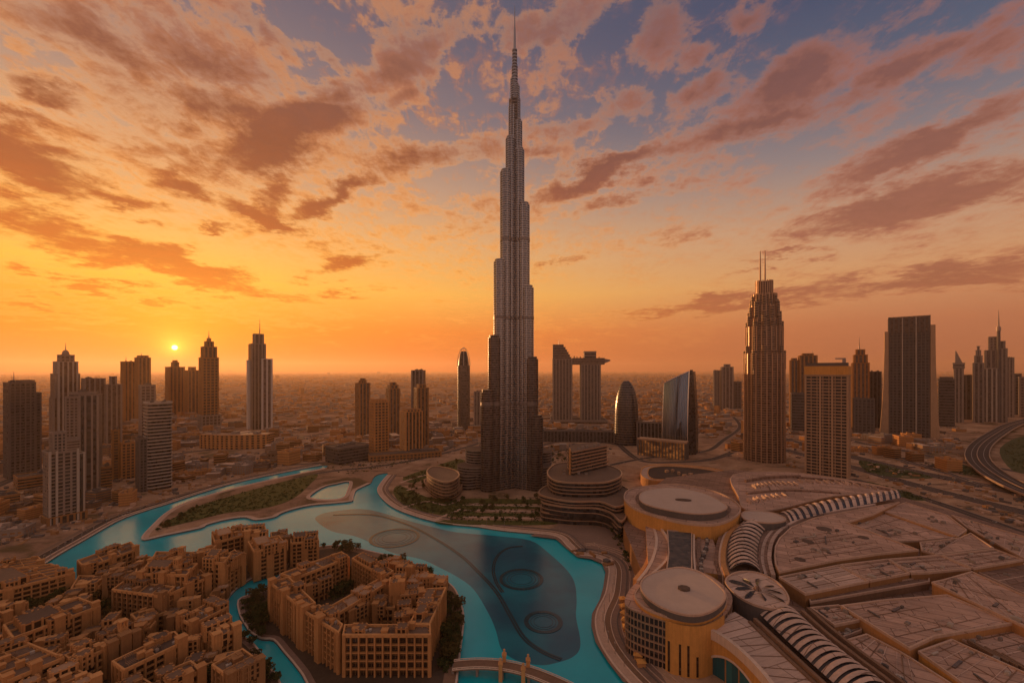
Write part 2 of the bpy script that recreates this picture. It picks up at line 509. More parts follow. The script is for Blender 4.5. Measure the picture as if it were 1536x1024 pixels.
plaster('paving', (0.26, 0.165, 0.12), 0.3)
plaster('paving_pale', (0.54, 0.36, 0.26), 0.25)
plaster('kerb_stone', (0.68, 0.50, 0.38), 0.2)
plaster('timber', (0.24, 0.14, 0.085), 0.3)
plaster('asphalt', (0.075, 0.055, 0.045), 0.25, spec=0.15)
plaster('road_edge', (0.36, 0.24, 0.17), 0.2)
plaster('bark', (0.12, 0.075, 0.045), 0.3)
plaster('pipe_dark', (0.008, 0.045, 0.058), 0.2, rough=0.18, spec=0.5)
roofing('mall_roof', (0.50, 0.315, 0.23), 9.0, 0.34, R(28))
roofing('mall_roof_pale', (0.60, 0.42, 0.325), 14.0, 0.24, R(-20))
roofing('mall_roof_dark', (0.27, 0.165, 0.12), 7.0, 0.3, R(30))
plaster('disc_roof', (0.54, 0.405, 0.32), 0.13, streak=0.05, fine=0.15)
glazing('glass_dark', (0.012, 0.012, 0.014), (0.06, 0.05, 0.048))
glazing('glass_brown', (0.045, 0.028, 0.02), (0.16, 0.095, 0.06))
glazing('glass_grey', (0.05, 0.042, 0.04), (0.15, 0.11, 0.09))
glazing('glass_burj', (0.10, 0.095, 0.10), (0.22, 0.20, 0.20), (3.0, 3.0, 3.6), rough=0.14, metal=0.75)
glazing('glass_burj_shaded', (0.045, 0.035, 0.032), (0.12, 0.09, 0.08), (3.0, 3.0, 3.6), rough=0.2, metal=0.5)  # dimmer reflections of the lower tiers put into a darker glass colour
glazing('glass_mirror', (0.10, 0.135, 0.19), (0.17, 0.22, 0.29), (6.0, 6.0, 200.0), rough=0.06, metal=0.9)
glazing('window_glass', (0.02, 0.014, 0.011), (0.09, 0.05, 0.03), (2.0, 2.0, 2.0), rough=0.1)


def amber_emit():
    m, g, b = new_mat('amber_emit_glass')
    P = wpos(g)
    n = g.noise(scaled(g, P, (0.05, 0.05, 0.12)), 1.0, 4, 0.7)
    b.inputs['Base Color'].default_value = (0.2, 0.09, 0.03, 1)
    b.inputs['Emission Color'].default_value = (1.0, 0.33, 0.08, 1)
    g.put(b.inputs['Emission Strength'], g.m('MULTIPLY', g.smooth(n, 0.38, 0.75), 0.22))  # patchy amber emission over the hall glass
    M['amber_emit_glass'] = m


amber_emit()
glazing('glass_teal', (0.01, 0.08, 0.10), (0.03, 0.16, 0.18), (5.0, 5.0, 50.0), rough=0.08)


def foliage(name, c1, c2):
    m, g, b = new_mat(name)
    P = wpos(g)
    n = g.noise(P, 0.9, 4, 0.7)
    w = g.n('ShaderNodeTexWhiteNoise'); g.put(w.inputs['Vector'], g.v('SNAP', P, (0.6, 0.6, 0.6)))
    g.put(b.inputs['Base Color'], g.mix(g.m('ADD', g.m('MULTIPLY', n, .6), g.m('MULTIPLY', w.outputs[0], .4)), c1, c2))
    b.inputs['Roughness'].default_value = 0.8
    b.inputs['Specular IOR Level'].default_value = 0.2
    M[name] = m


foliage('leaf', (0.022, 0.032, 0.009), (0.10, 0.105, 0.028))
foliage('leaf_dry', (0.05, 0.045, 0.014), (0.15, 0.11, 0.035))
foliage('lawn', (0.045, 0.055, 0.012), (0.135, 0.125, 0.028))


def water_mat(name, c, c2):
    m, g, b = new_mat(name)
    P = wpos(g)
    n = g.noise(P, 0.012, 4)
    g.put(b.inputs['Base Color'], g.mix(g.smooth(n, 0.3, 0.7), c, c2))
    b.inputs['Roughness'].default_value = 0.07
    b.inputs['IOR'].default_value = 1.45
    b.inputs['Specular IOR Level'].default_value = 0.5
    w1 = g.noise(scaled(g, P, (1.0, 1.6, 1.0)), 0.30, 6, 0.65, 0.4)
    bp = g.n('ShaderNodeBump'); bp.inputs['Strength'].default_value = 0.30; bp.inputs['Distance'].default_value = 0.55
    g.put(bp.inputs['Height'], w1)
    g.put(b.inputs['Normal'], bp.outputs[0])
    M[name] = m


water_mat('lake_water', (0.002, 0.38, 0.46), (0.004, 0.50, 0.58))
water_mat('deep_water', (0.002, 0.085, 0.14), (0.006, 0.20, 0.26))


def earth_mat():
    m, g, b = new_mat('city_ground')
    P = wpos(g)
    n1 = g.noise(P, 0.0016, 6, 0.6); n2 = g.noise(P, 0.012, 8, 0.65, 0.6); n3 = g.noise(scaled(g, P, (0.3, 1.0, 1)), 0.05, 6, 0.7); n4 = g.noise(P, 0.25, 5, 0.7)
    c = g.mix(g.smooth(n1, 0.35, 0.65), (0.40, 0.24, 0.145), (0.26, 0.155, 0.10))
    c = g.mix(g.smooth(n2, 0.45, 0.68), c, (0.52, 0.33, 0.205))
    c = g.mix(g.smooth(n3, 0.52, 0.70), c, (0.13, 0.085, 0.058))
    c = g.mix(g.m('MULTIPLY', g.smooth(n2, 0.46, 0.36), 0.7), c, (0.085, 0.07, 0.03))
    k = g.m('ADD', 0.6, g.m('MULTIPLY', n4, 0.8))
    g.put(b.inputs['Base Color'], g.v('SCALE', c, scale=k))
    b.inputs['Roughness'].default_value = 1.0
    b.inputs['Specular IOR Level'].default_value = 0.0
    M['city_ground'] = m


earth_mat()
# ---------------------------------------------------------------- ground, lake, paths, roads
LAKE_PX = [(58, 851), (90, 830), (125, 810), (180, 779), (225, 763), (251, 755), (306, 737), (355, 723), (420, 709), (483, 697), (487, 702), (420, 716), (355, 731),
           (301, 746), (268, 758), (246, 771), (229, 787), (214, 803), (217, 809), (249, 802), (301, 791), (311, 786), (337, 779), (366, 775), (384, 779), (411, 775),
           (422, 769), (440, 763), (467, 757), (500, 754), (527, 751), (530, 745), (534, 735), (545, 729), (556, 724), (560, 716), (567, 711), (581, 709), (580, 716),
           (571, 724), (566, 735), (574, 748), (593, 762), (631, 776), (672, 785), (713, 789), (754, 795), (795, 799), (834, 804), (851, 819), (866, 831), (887, 834),
           (906, 841), (913, 853), (911, 875), (907, 892), (895, 917), (893, 938), (900, 964), (917, 992), (942, 1022), (985, 1065), (1000, 1120), (640, 1120),
           (684, 1030), (687, 1009), (690, 983), (696, 927), (690, 900), (680, 880), (658, 865), (631, 851), (604, 838), (563, 828), (514, 818), (478, 820), (440, 828),
           (400, 832), (350, 842), (320, 850), (285, 848), (250, 846), (205, 852), (170, 864), (125, 875), (90, 882), (62, 872)]
CANAL_PX = [(500, 1120), (430, 1120), (421, 1024), (398, 994), (388, 974), (376, 961), (360, 950), (343, 929), (341, 902), (354, 883), (380, 866), (408, 858), (420, 861),
            (410, 871), (398, 882), (377, 890), (357, 900), (359, 921), (367, 936), (376, 948), (392, 957), (410, 959), (425, 976), (445, 1000), (460, 1024)]
POND_PX = [(466, 746), (472, 738), (488, 729), (505, 725), (523, 722), (521, 734), (514, 746), (490, 749)]
lake = [at2(*p) for p in LAKE_PX]; canal = [at2(*p) for p in CANAL_PX]; pond = [at2(*p) for p in POND_PX]


def smooth_loop(p, n=3): return spline(p, n, True)


lake_s, canal_s, pond_s = smooth_loop(lake), smooth_loop(canal), smooth_loop(pond)


def build_ground():
    outer = [(-30000, -2000), (30000, -2000), (30000, 33000), (-30000, 33000)]
    mid = [(-2500, 120), (3500, 120), (3500, 5200), (-2500, 5200)]
    V = []; Fc = []
    for poly in (outer, mid, lake_s, canal_s, pond_s):
        i = len(V); q = ccw(poly); V += [Vector(p) for p in q]; Fc.append(list(range(i, i + len(q))))
    vv, ee, ff, ov, oe, of = delaunay_2d_cdt(V, [], Fc, 1, 1e-3)
    mb = MB(); mb.v = [(p.x, p.y, 0.0) for p in vv]
    for f, o in zip(ff, of):
        if not any(k in o for k in (2, 3, 4)): mb.f.append(tuple(f)); mb.m.append(0)
    tag(mb.build('ground', M['city_ground']), kind='structure')
    q = MB()
    for poly in (lake_s, canal_s, pond_s):
        p = ccw(poly)
        q.loops([[(x, y, -3.5) for x, y in p], [(x, y, -0.003) for x, y in p]], [0])
    tag(q.build('quay_wall', M['concrete_dark']), kind='structure')
    w = MB()
    x0 = min(p[0] for p in lake_s) - 20; x1 = max(p[0] for p in lake_s) + 20; y0 = min(p[1] for p in canal_s) - 20; y1 = max(p[1] for p in lake_s) + 20
    w.face([(x0, y0, -1.6), (x1, y0, -1.6), (x1, y1, -1.6), (x0, y1, -1.6)])
    tag(w.build('lake_water', M['lake_water']), kind='structure')
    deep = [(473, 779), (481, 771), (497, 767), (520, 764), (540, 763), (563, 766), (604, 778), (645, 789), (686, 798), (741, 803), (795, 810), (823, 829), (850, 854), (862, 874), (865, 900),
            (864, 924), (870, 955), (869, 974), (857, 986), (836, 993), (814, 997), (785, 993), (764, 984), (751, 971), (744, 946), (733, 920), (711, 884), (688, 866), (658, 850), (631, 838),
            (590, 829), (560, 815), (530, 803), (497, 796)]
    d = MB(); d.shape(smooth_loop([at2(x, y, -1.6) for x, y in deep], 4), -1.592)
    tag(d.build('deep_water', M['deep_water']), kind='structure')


build_ground()


def fountain_ring(px, py, rx, lab, cat='fountain'):
    c = at(px, py, -1.6); s = c.y / F
    o = empty('fountain_ring', c)
    for k, (f, w) in enumerate(((1.0, 1.0), (0.90, .45), (0.80, .3), (0.66, .25), (0.5, .2))):
        mb = MB(); r = rx * s * f
        n = 48
        a = ngon(r, r, n); b = ngon(r - w * (3.2 if k == 0 else 1.6), r - w * (3.2 if k == 0 else 1.6), n)
        mb.ribbon(a + a[:1], b + b[:1], -0.6, 0.35 if k == 0 else 0.22, 0)
        mb.build('outer_basin_rim' if k == 0 else 'nozzle_pipe', M['pipe_dark'], o)
    tag(o, lab, cat, 'fountain rings in the lake')


fountain_ring(782, 868, 33, 'large dark circular fountain ring in the middle of the deep teal lake')
fountain_ring(815, 932, 29, 'smaller dark circular fountain ring close to the footbridge end of the lake')
fountain_ring(592, 806, 37, 'faint circular fountain ring in the tan shallow far arm of the lake')


def fountain_arc(pts, w, lab):
    p = spline([at2(x, y, -1.6) for x, y in pts], 8)
    mb = MB()
    for d in (-w * .55, w * .55):
        mb.ribbon(off_line(p, d - w * .4), off_line(p, d + w * .4), -2.2, -1.25)
    o = mb.build('fountain_arc', M['pipe_dark']); tag(o, lab, 'fountain', 'fountain arcs in the lake')


fountain_arc([(500, 772), (560, 772), (610, 786), (650, 806), (690, 832), (720, 860), (745, 888), (765, 922), (785, 955), (812, 976), (842, 989)], 2.0, 'long dark curved fountain pipe sweeping the whole length of the lake')
fountain_arc([(784, 819), (762, 822), (746, 834), (740, 853), (744, 872), (754, 888)], 1.7, 'short hooked fountain pipe beside the large fountain ring')


def strip(px_pts, d0, d1, z0, z1, mat, name, kind='structure', n=6, world=None, mt=None, mats=None):
    p = world or spline([at2(*q) for q in px_pts], n)
    mb = MB(); mb.ribbon(off_line(p, d0), off_line(p, d1), z0, z1, 0, mt)
    o = mb.build(name, mats or M[mat])
    return tag(o, kind=kind)


EB = [(581, 712), (571, 724), (566, 735), (574, 748), (593, 762), (631, 776), (672, 785), (713, 789), (754, 795), (795, 799), (834, 804), (851, 819), (866, 831), (887, 834),
      (906, 841), (913, 853), (911, 875), (907, 892), (895, 917), (893, 938), (900, 964), (917, 992), (942, 1022), (985, 1065)]
ebw = spline([at2(*p) for p in EB], 6)
for a, b, z, mt_, nm in ((0.3, -1.0, .7, 'kerb_stone', 'promenade_kerb'), (-1.0, -7.0, .16, 'paving_pale', 'promenade'), (-7.0, -7.7, .6, 'kerb_stone', 'promenade_kerb'),
                         (-7.7, -12.0, .2, 'timber', 'promenade_deck'), (-12.0, -12.5, .5, 'kerb_stone', 'promenade_kerb'), (-12.5, -17.0, .14, 'paving', 'promenade'),
                         (-17.0, -17.6, .7, 'concrete_dark', 'promenade_kerb')):
    strip(None, a, b, -0.3, z, mt_, nm, world=ebw)
# the promenade widens in front of the shopping centre
plaza = [(795, 803), (834, 808), (851, 823), (866, 835), (887, 838), (903, 845), (908, 858), (905, 880), (900, 898), (888, 920), (887, 938), (893, 962), (912, 992), (935, 1022), (1010, 1040), (985, 1000), (955, 960),
         (940, 925), (945, 890), (960, 858), (950, 835), (930, 800), (905, 790), (840, 787)]
mb = MB(); mb.shape([at2(*p) for p in plaza], 0.05); tag(mb.build('promenade_plaza', M['paving']), kind='structure')
for k in range(4):
    strip(None, -20.0 - 4.5 * k, -20.6 - 4.5 * k, -.1, .45, 'paving_pale', 'promenade_kerb', world=off_line(ebw, 0)[84 - 6 * k:])

WB = [(-20, 905), (20, 876), (58, 851), (90, 830), (125, 810), (180, 779), (225, 763), (251, 755), (306, 737), (355, 723), (420, 709), (483, 697)]
wbw = spline([at2(*p) for p in WB], 6)
for a, b, z, mt_, nm in ((0.3, -1.2, .6, 'kerb_stone', 'bank_kerb'), (-1.2, -6.0, .12, 'paving', 'bank_path'), (-6.0, -7.2, .9, 'kerb_stone', 'bank_wall'),
                         (-7.2, -17.0, .06, 'asphalt', 'bank_road'), (-17.0, -18.0, .5, 'road_edge', 'bank_kerb'), (-18.0, -25.0, .12, 'brown_roof', 'bank_path')):
    strip(None, a, b, -0.3, z, mt_, nm, world=wbw)
PB = [(487, 702), (420, 716), (355, 731), (301, 746), (268, 758), (246, 771), (229, 787), (214, 803), (217, 809), (249, 802), (301, 791), (311, 786), (337, 779), (366, 775), (384, 779), (411, 775),
      (422, 769), (440, 763), (467, 757), (500, 754), (527, 751), (530, 745), (534, 735), (545, 729), (556, 724)]
pbw = spline([at2(*p) for p in PB], 5)
for a, b, z, mt_, nm in ((-0.3, 1.3, .7, 'kerb_stone', 'peninsula_kerb'), (1.3, 6.5, .15, 'paving_pale', 'peninsula_path')):
    sgn = -1
    strip(None, sgn * a, sgn * b, -0.3, z, mt_, nm, world=pbw)
pn = spline([at2(*p) for p in POND_PX], 4, True)
strip(None, 0.2, 1.3, -.3, .6, 'kerb_stone', 'pond_kerb', world=ccw(pn) + ccw(pn)[:1])
strip(None, 1.3, 6, -.3, .1, 'paving_pale', 'pond_path', world=ccw(pn) + ccw(pn)[:1])
for q in (canal_s, ):
    c = ccw(q)
    strip(None, -0.2, 0.9, -.3, .6, 'kerb_stone', 'canal_kerb', world=c + c[:1])
    strip(None, 0.9, 4.5, -.3, .12, 'paving', 'canal_path', world=c + c[:1])
IB = [(684, 1030), (687, 1009), (690, 983), (696, 927), (690, 900), (680, 880), (658, 865), (631, 851), (604, 838), (563, 828), (514, 818), (478, 820), (440, 828), (400, 832), (350, 842), (320, 850), (285, 848), (250, 846), (205, 852), (170, 864), (125, 875)]
ibw = spline([at2(*p) for p in IB], 5)
for a, b, z, mt_, nm in ((0.3, -1.0, .6, 'kerb_stone', 'island_kerb'), (-1.0, -9.0, .14, 'timber', 'island_boardwalk')):
    strip(None, a, b, -0.3, z, mt_, nm, world=ibw)


def lawn(px_pts, z=0.10, mat='lawn', name='lawn'):
    mb = MB(); mb.solid(spline([at2(*p) for p in px_pts], 4, True), -0.2, z)
    return tag(mb.build(name, M[mat]), kind='stuff')


lawn([(243, 791), (262, 776), (300, 758), (370, 737), (430, 721), (476, 711), (462, 729), (440, 747), (405, 760), (340, 769), (290, 781)], .5, 'lawn')
lawn([(590, 738), (600, 728), (640, 745), (690, 752), (715, 764), (690, 775), (640, 768), (605, 757)], .22)
lawn([(605, 716), (650, 700), (690, 688), (700, 700), (650, 712), (622, 724)], .22)
for i, (xa, xb, yy, h) in enumerate(((700, 812, 748, 7), (690, 812, 758, 5), (684, 815, 769, 5), (668, 818, 780, 7))):
    lawn([(xa, yy), (xb, yy + 2), (xb, yy + h), (xa + 6, yy + h - 1)], .6 + .1 * (3 - i))
for i, yy in enumerate((757.5, 765.5, 776)):
    strip([(694, yy), (750, yy + 1), (815, yy + 2.5)], -2, 2, -.2, .9, 'paving_pale', 'garden_terrace')
for pts in ([(600, 762), (640, 752), (668, 757), (694, 748)], [(655, 778), (690, 764), (722, 752)], [(610, 735), (640, 730), (664, 742)], [(600, 724), (640, 712), (700, 706)]):
    strip(pts, -2.5, 2.5, -.2, .3, 'paving_pale', 'garden_path')


def road(px_pts, w, z=0.03, marks=True, name='road'):
    p = spline([at2(*q) for q in px_pts], 6)
    mb = MB(); mb.sheet(off_line(p, -w / 2 - 1.6), off_line(p, w / 2 + 1.6), z, 1)
    mb.sheet(off_line(p, -w / 2), off_line(p, w / 2), z + .02, 0)
    o = mb.build(name, [M['asphalt'], M['road_edge']]); tag(o, kind='structure')
    if marks:
        mk = MB()
        L = max(1, int(w // 7))
        for k in range(1, L):
            d = -w / 2 + w * k / L
            mk.sheet(off_line(p, d - .35), off_line(p, d + .35), z + .04)
        if mk.f: tag(mk.build('road_marking', M['road_edge']), kind='structure')


road([(1180, 628), (1276, 660), (1330, 670), (1380, 681), (1445, 693), (1540, 709)], 22)
road([(1150, 652), (1276, 684), (1362, 705), (1436, 720), (1536, 741), (1640, 765)], 38, .08)
road([(1150, 668), (1278, 700), (1354, 722), (1430, 742), (1536, 768), (1640, 795)], 30, .03)
road([(1278, 718), (1354, 738), (1418, 758), (1536, 800), (1640, 840)], 18, .08)
road([(930, 668), (960, 690), (1010, 693), (1070, 688), (1110, 672), (1150, 652)], 15, .12)
road([(905, 700), (950, 690), (1000, 683), (1060, 676), (1085, 660), (1110, 640), (1100, 625)], 12, .17)
road([(440, 716), (500, 706), (560, 700), (620, 690), (680, 676), (720, 664)], 14, .05)
road([(400, 700), (480, 694), (555, 690), (640, 682), (665, 676), (700, 660)], 10, .10)
road([(-20, 735), (60, 705), (180, 690), (300, 676), (420, 660), (560, 640), (700, 628)], 18, .05)
road([(410, 645), (450, 655), (520, 672), (560, 690)], 12, .15)
road([(810, 668), (850, 660), (930, 650), (1000, 640), (1110, 628)], 16, .05)
road([(820, 690), (840, 676), (900, 664), (930, 668)], 12, .17)
road([(-20, 640), (200, 622), (420, 612), (700, 606), (1000, 606), (1300, 612), (1560, 622)], 34, .05)
road([(640, 660), (700, 640), (800, 612), (860, 590), (900, 575)], 22, .15)
for k in range(5):
    road([(1290 + 30 * k, 668 + 9 * k), (1350 + 30 * k, 690 + 9 * k), (1420 + 25 * k, 702 + 9 * k)], 6, .22 + .03 * k, False)
for pts in ([(1290, 690), (1340, 700), (1400, 716), (1345, 716), (1300, 706)], [(1420, 690), (1450, 698), (1480, 712), (1440, 708)], [(1500, 672), (1536, 655), (1560, 700), (1520, 706)], [(1300, 722), (1340, 732), (1390, 750), (1340, 744)]):
    lawn(pts, .15, 'leaf', 'scrub')


def flyover():
    o = empty('flyover', at(1475, 690))
    p = spline([at2(*q, 9) for q in [(1600, 612), (1545, 629), (1518, 637), (1496, 649), (1475, 664), (1466, 678), (1470, 692), (1488, 708), (1512, 722), (1545, 737), (1620, 765)]], 8)
    loc = o.location
    p = [(x - loc.x, y - loc.y) for x, y in p]
    mb = MB(); mb.ribbon(off_line(p, -19), off_line(p, 19), 7.2, 9, 0); mb.build('deck', M['asphalt'], o)
    for d in (-19.5, -0.5, 18.5):
        mb = MB(); mb.ribbon(off_line(p, d), off_line(p, d + 1.4), 7.0, 10.4); mb.build('parapet', M['road_edge'], o)
    mk = MB()
    for d in (-10, 9): mk.sheet(off_line(p, d - .3), off_line(p, d + .3), 9.03)
    mk.build('lane_marking', M['concrete_pale'], o)
    for k in range(6, len(p) - 2, 7):
        mb = MB(); mb.prism(ngon(2.2, 2.2, 8, *p[k]), 0, 7.3); mb.build('pillar', M['concrete'], o)
    tag(o, 'curving elevated motorway flyover with pale parapets beside the scrub', 'flyover')


flyover()
# ---------------------------------------------------------------- towers
class Tower:
    """a tower whose base rectangle shows between photo columns x0..x1 with its nearest corner on row yb"""
    def __init__(s, name, x0, x1, yb, aspect=1.0, rel=0.0, label=None, cat='tower', group=None):
        D = F * HC / (yb - HY); cx = ((x0 + x1) / 2 - CX) * D / F; W = (x1 - x0) * D / F; cy = D
        for _ in range(40):
            a = -math.atan2(cx, cy) + R(rel)
            P = rect(W, W * aspect, cx, cy, a)
            px = [CX + F * x / y for x, y in P]; py = [HY + F * HC / y for x, y in P]
            w = (max(px) - min(px)); c = (max(px) + min(px)) / 2
            W *= ((x1 - x0) / w) ** .7
            cx += ((x0 + x1) / 2 - c) * cy / F * .8
            e = F * HC / (yb - HY) - F * HC / (max(py) - HY)
            cx *= (cy + e * .8) / cy; cy += e * .8
        s.W, s.D, s.cy, s.x0, s.x1 = W, W * aspect, cy, x0, x1
        s.o = empty(name, (cx, cy, 0), -math.atan2(cx, cy) + R(rel))
        s.ppm = 427.0 / cy
        tag(s.o, label, cat, group)
    def z(s, y): return max(1.0, HC - (y - HY) * s.cy / F)
    def rc(s, fx0, fx1, fy0=0.0, fy1=1.0):
        w, d = s.W, s.D
        return [(-w / 2 + fx0 * w, -d / 2 + fy0 * d), (-w / 2 + fx1 * w, -d / 2 + fy0 * d), (-w / 2 + fx1 * w, -d / 2 + fy1 * d), (-w / 2 + fx0 * w, -d / 2 + fy1 * d)]
    def shaft(s, name, poly, ytop, ybot=None, style='grid', glass='glass_brown', frame='concrete', roof='dark_roof', fh=None, gap=None, z0=None, z1=None, out=None, pw=None, sl=None, parapet=True):
        z0 = (0.0 if ybot is None else s.z(ybot)) if z0 is None else z0
        z1 = s.z(ytop) if z1 is None else z1
        fh = fh or max(4.0, 2.9 / s.ppm); gap = gap or max(3.6, 3.4 / s.ppm)
        out = out or max(.5, .28 / s.ppm)
        mb = MB()
        if style == 'band': mb.corrug(poly, z0, z1, fh, sl or fh * .42, out, 0, 1, 2)
        elif style == 'pier':
            mb.corrug(poly, z0, z1, fh, fh * .25, out * .3, 0, 0, 2); mb.piers(poly, z0, z1 + .4, gap, pw or gap * .36, out, 1)
        elif style == 'grid':
            mb.corrug(poly, z0, z1, fh, fh * .32, out * .6, 0, 1, 2); mb.piers(poly, z0, z1 + .4, gap, pw or gap * .30, out, 1)
        else: mb.prism(poly, z0, z1, 1, 2)
        o = mb.build(name, [M[glass], M[frame], M[roof]], s.o)
        if parapet and style != 'plain':
            q = MB(); pa = off_poly(ccw(poly), out * 1.35); pb = off_poly(ccw(poly), -max(.6, .3 / s.ppm))
            q.ribbon(pa + pa[:1], pb + pb[:1], z1 + .42, z1 + max(1.8, .7 / s.ppm)); q.build('parapet', M[frame], o)
        return o
    def plant(s, poly, z, n=3, mat='concrete_dark'):
        """machine rooms on the roof"""
        x0 = min(p[0] for p in poly); x1 = max(p[0] for p in poly); y0 = min(p[1] for p in poly); y1 = max(p[1] for p in poly)
        for _ in range(n):
            w = rng.uniform(.14, .3) * (x1 - x0); d = rng.uniform(.14, .3) * (y1 - y0); h = rng.uniform(2.5, 5)
            cx = rng.uniform(x0 + w * .7, x1 - w * .7); cy = rng.uniform(y0 + d * .7, y1 - d * .7)
            mb = MB(); mb.box(cx, cy, z + .03, z + h, w, d); mb.box(cx + w * .1, cy, z + h, z + h * 1.35, w * .4, d * .4); mb.build('plant_room', M[mat], s.o)
    def spire(s, fx, y0, y1, r=None, fy=.5, name='spire', mat='antenna_metal'):
        r = r or max(.8, .55 / s.ppm)
        x, y, z0, z1 = -s.W / 2 + fx * s.W, -s.D / 2 + fy * s.D, s.z(y0) - 1, s.z(y1)
        mb = MB(); h = z1 - z0
        mb.tube([(x, y, z0), (x, y, z0 + h * .35)], r, r * .85, 8); mb.tube([(x, y, z0 + h * .35), (x, y, z1)], r * .6, r * .18, 6)
        return mb.build(name, M[mat], s.o)


def simple(name, x0, x1, yb, ytop, label, aspect=.9, rel=12, style='grid', glass='glass_brown', frame='concrete', crown=None, spire=None, group=None, wing=None, cat='tower'):
    t = Tower(name, x0, x1, yb, aspect, rel, label, cat, group)
    f0, f1 = 0.0, 1.0
    if wing:                                   # (fraction where the lower wing begins, its top row)
        if wing[0] > .5: f1 = wing[0]; t.shaft('side_wing', t.rc(f1 + .004, 1, .1, .9), wing[1], None, style, glass, frame)
        else: f0 = wing[0]; t.shaft('side_wing', t.rc(0, f0 - .004, .1, .9), wing[1], None, style, glass, frame)
    P = t.rc(f0, f1)
    t.shaft('shaft', P, ytop, None, style, glass, frame)
    zt = t.z(ytop)
    if crown:                                  # list of (inset fraction, top row)
        yl = ytop
        for ins, yy in crown:
            w = (f1 - f0) * (1 - 2 * ins) / 2; c = (f0 + f1) / 2
            t.shaft('crown', t.rc(c - w, c + w, ins, 1 - ins), yy, yl, style, glass, frame); yl = yy
    else: t.plant(P, zt, 3)
    if spire: t.spire(*spire)
    return t


# --- the western group
t = simple('office_tower', 5, 63, 719, 574, 'dark glass office tower with lower side wing and roof mast at the west edge', .8, 14, 'grid', 'glass_dark', 'concrete_dark', None, (.22, 574, 557), wing=(.8, 590))
t.shaft('crown', t.rc(.22, .78, .1, .9), 571, 574, 'band', 'glass_dark', 'concrete_dark')
t = Tower('stepped_tower', 73, 121, 672, .9, 12, 'tan stepped tower with domed crown and spire behind the dark office tower', 'tower')
t.shaft('lower_wing', t.rc(0, 1, .12, .88), 596, None, 'pier', 'glass_brown', 'concrete')
t.shaft('shoulder', t.rc(.06, .98, .06, .94), 561, 596, 'pier', 'glass_brown', 'concrete')
t.shaft('shaft', t.rc(.16, .90, 0, 1), 543, None, 'pier', 'glass_brown', 'concrete_pale')
t.shaft('crown', t.rc(.28, .80, .2, .8), 533, 543, 'grid', 'glass_brown', 'concrete')
mb = MB(); P = ngon(t.W * .15, t.W * .15, 12, t.W * .03, 0); zc = t.z(533)
mb.loops([[(x * k + t.W * .03 * (1 - k), y * k, zc + h) for x, y in P] for k, h in ((1, 0), (.98, t.W * .12), (.75, t.W * .22), (.4, t.W * .28))], [0] * 3, 0, 0)
mb.build('dome', M['concrete'], t.o)
t.spire(.53, 527, 514)
t = Tower('apartment_tower', 97, 153, 742, .75, -9, 'tall ribbed tan apartment tower rising just behind the shorter gridded tower', 'tower')
t.shaft('shaft', t.rc(.40, 1), 593, None, 'pier', 'glass_dark', 'concrete', gap=7)
t.shaft('side_wing', t.rc(0, .395, .1, 1), 595, None, 'grid', 'glass_brown', 'concrete')
t.shaft('crown', t.rc(.1, .9, .15, .85), 589, 593, 'band', 'glass_grey', 'concrete')
t.plant(t.rc(.2, .8, .2, .8), t.z(589), 2)
t = Tower('apartment_tower', 65, 128, 788, .7, 13, 'shorter gridded apartment tower with columned base nearest the canal bank', 'tower')
t.shaft('shaft', t.rc(.0, .80), 676, 770, 'grid', 'glass_dark', 'concrete', fh=4.6, gap=7)
t.shaft('side_wing', t.rc(.805, 1, .1, .95), 682, 770, 'pier', 'glass_dark', 'concrete_pale')
t.shaft('upper_floors', t.rc(.42, .88, .25, .95), 660, 676, 'band', 'glass_brown', 'concrete')
t.shaft('penthouse', t.rc(.14, .50, .2, .8), 648, 676, 'grid', 'glass_dark', 'concrete')
t.shaft('podium', t.rc(-.05, 1.04, -.08, 1.05), 770, None, 'pier', 'glass_dark', 'sand_wall_dark', gap=6)
mb = MB()
for fx in (.02, .2, .78): mb.box(-t.W / 2 + fx * t.W, -t.D / 2 - 1.2, 0, t.z(673), 2.2, 2.0)
mb.build('pilaster', M['concrete_pale'], t.o)
t = simple('apartment_tower', 122, 158, 670, 568, 'pale slab tower with flat cornice between the stepped tower and the twin towers', .8, 10, 'pier', 'glass_brown', 'concrete')
t = simple('apartment_tower', 156, 183, 668, 577, 'narrow ribbed tower standing in front of the brown twin towers', .9, 10, 'pier', 'glass_brown', 'concrete', [(.3, 565)])
t = simple('office_tower', 181, 204, 632, 543, 'lower of the brown twin towers with a slim roof mast', 1, 16, 'pier', 'glass_brown', 'sand_wall_dark', None, (.3, 543, 535))
t = simple('office_tower', 202, 226, 634, 537, 'taller of the brown twin towers with an angular parapet', 1, 14, 'pier', 'glass_brown', 'sand_wall_dark', [(.15, 534)], (.4, 534, 529))
t = simple('apartment_tower', 208, 233, 692, 578, 'slim tan tower half hidden behind the white banded tower', .9, 8, 'grid', 'glass_brown', 'concrete')
t = Tower('banded_tower', 203, 259, 739, .8, 10, 'dark tower with white horizontal balcony bands standing alone before the canal', 'tower')
t.shaft('shaft', rrect(t.W * .72, t.D * .96, t.W * .10, 4, t.W * .115, 0), 604, None, 'band', 'glass_dark', 'concrete_pale', fh=5.6, sl=1.6, out=1.8)
t.shaft('side_wing', t.rc(0, .245, .08, .92), 655, None, 'grid', 'glass_dark', 'concrete_dark')
t.shaft('pilaster', t.rc(.955, 1.0, .15, .75), 607, None, 'plain', 'glass_dark', 'concrete')
t.plant(t.rc(.35, .9, .2, .8), t.z(604), 3)
t = simple('apartment_tower', 248, 277, 622, 551, 'hazy apartment tower with boxed crown directly under the sun', 1, 14, 'pier', 'glass_brown', 'sand_wall_dark', [(.30, 544), (.38, 541)])
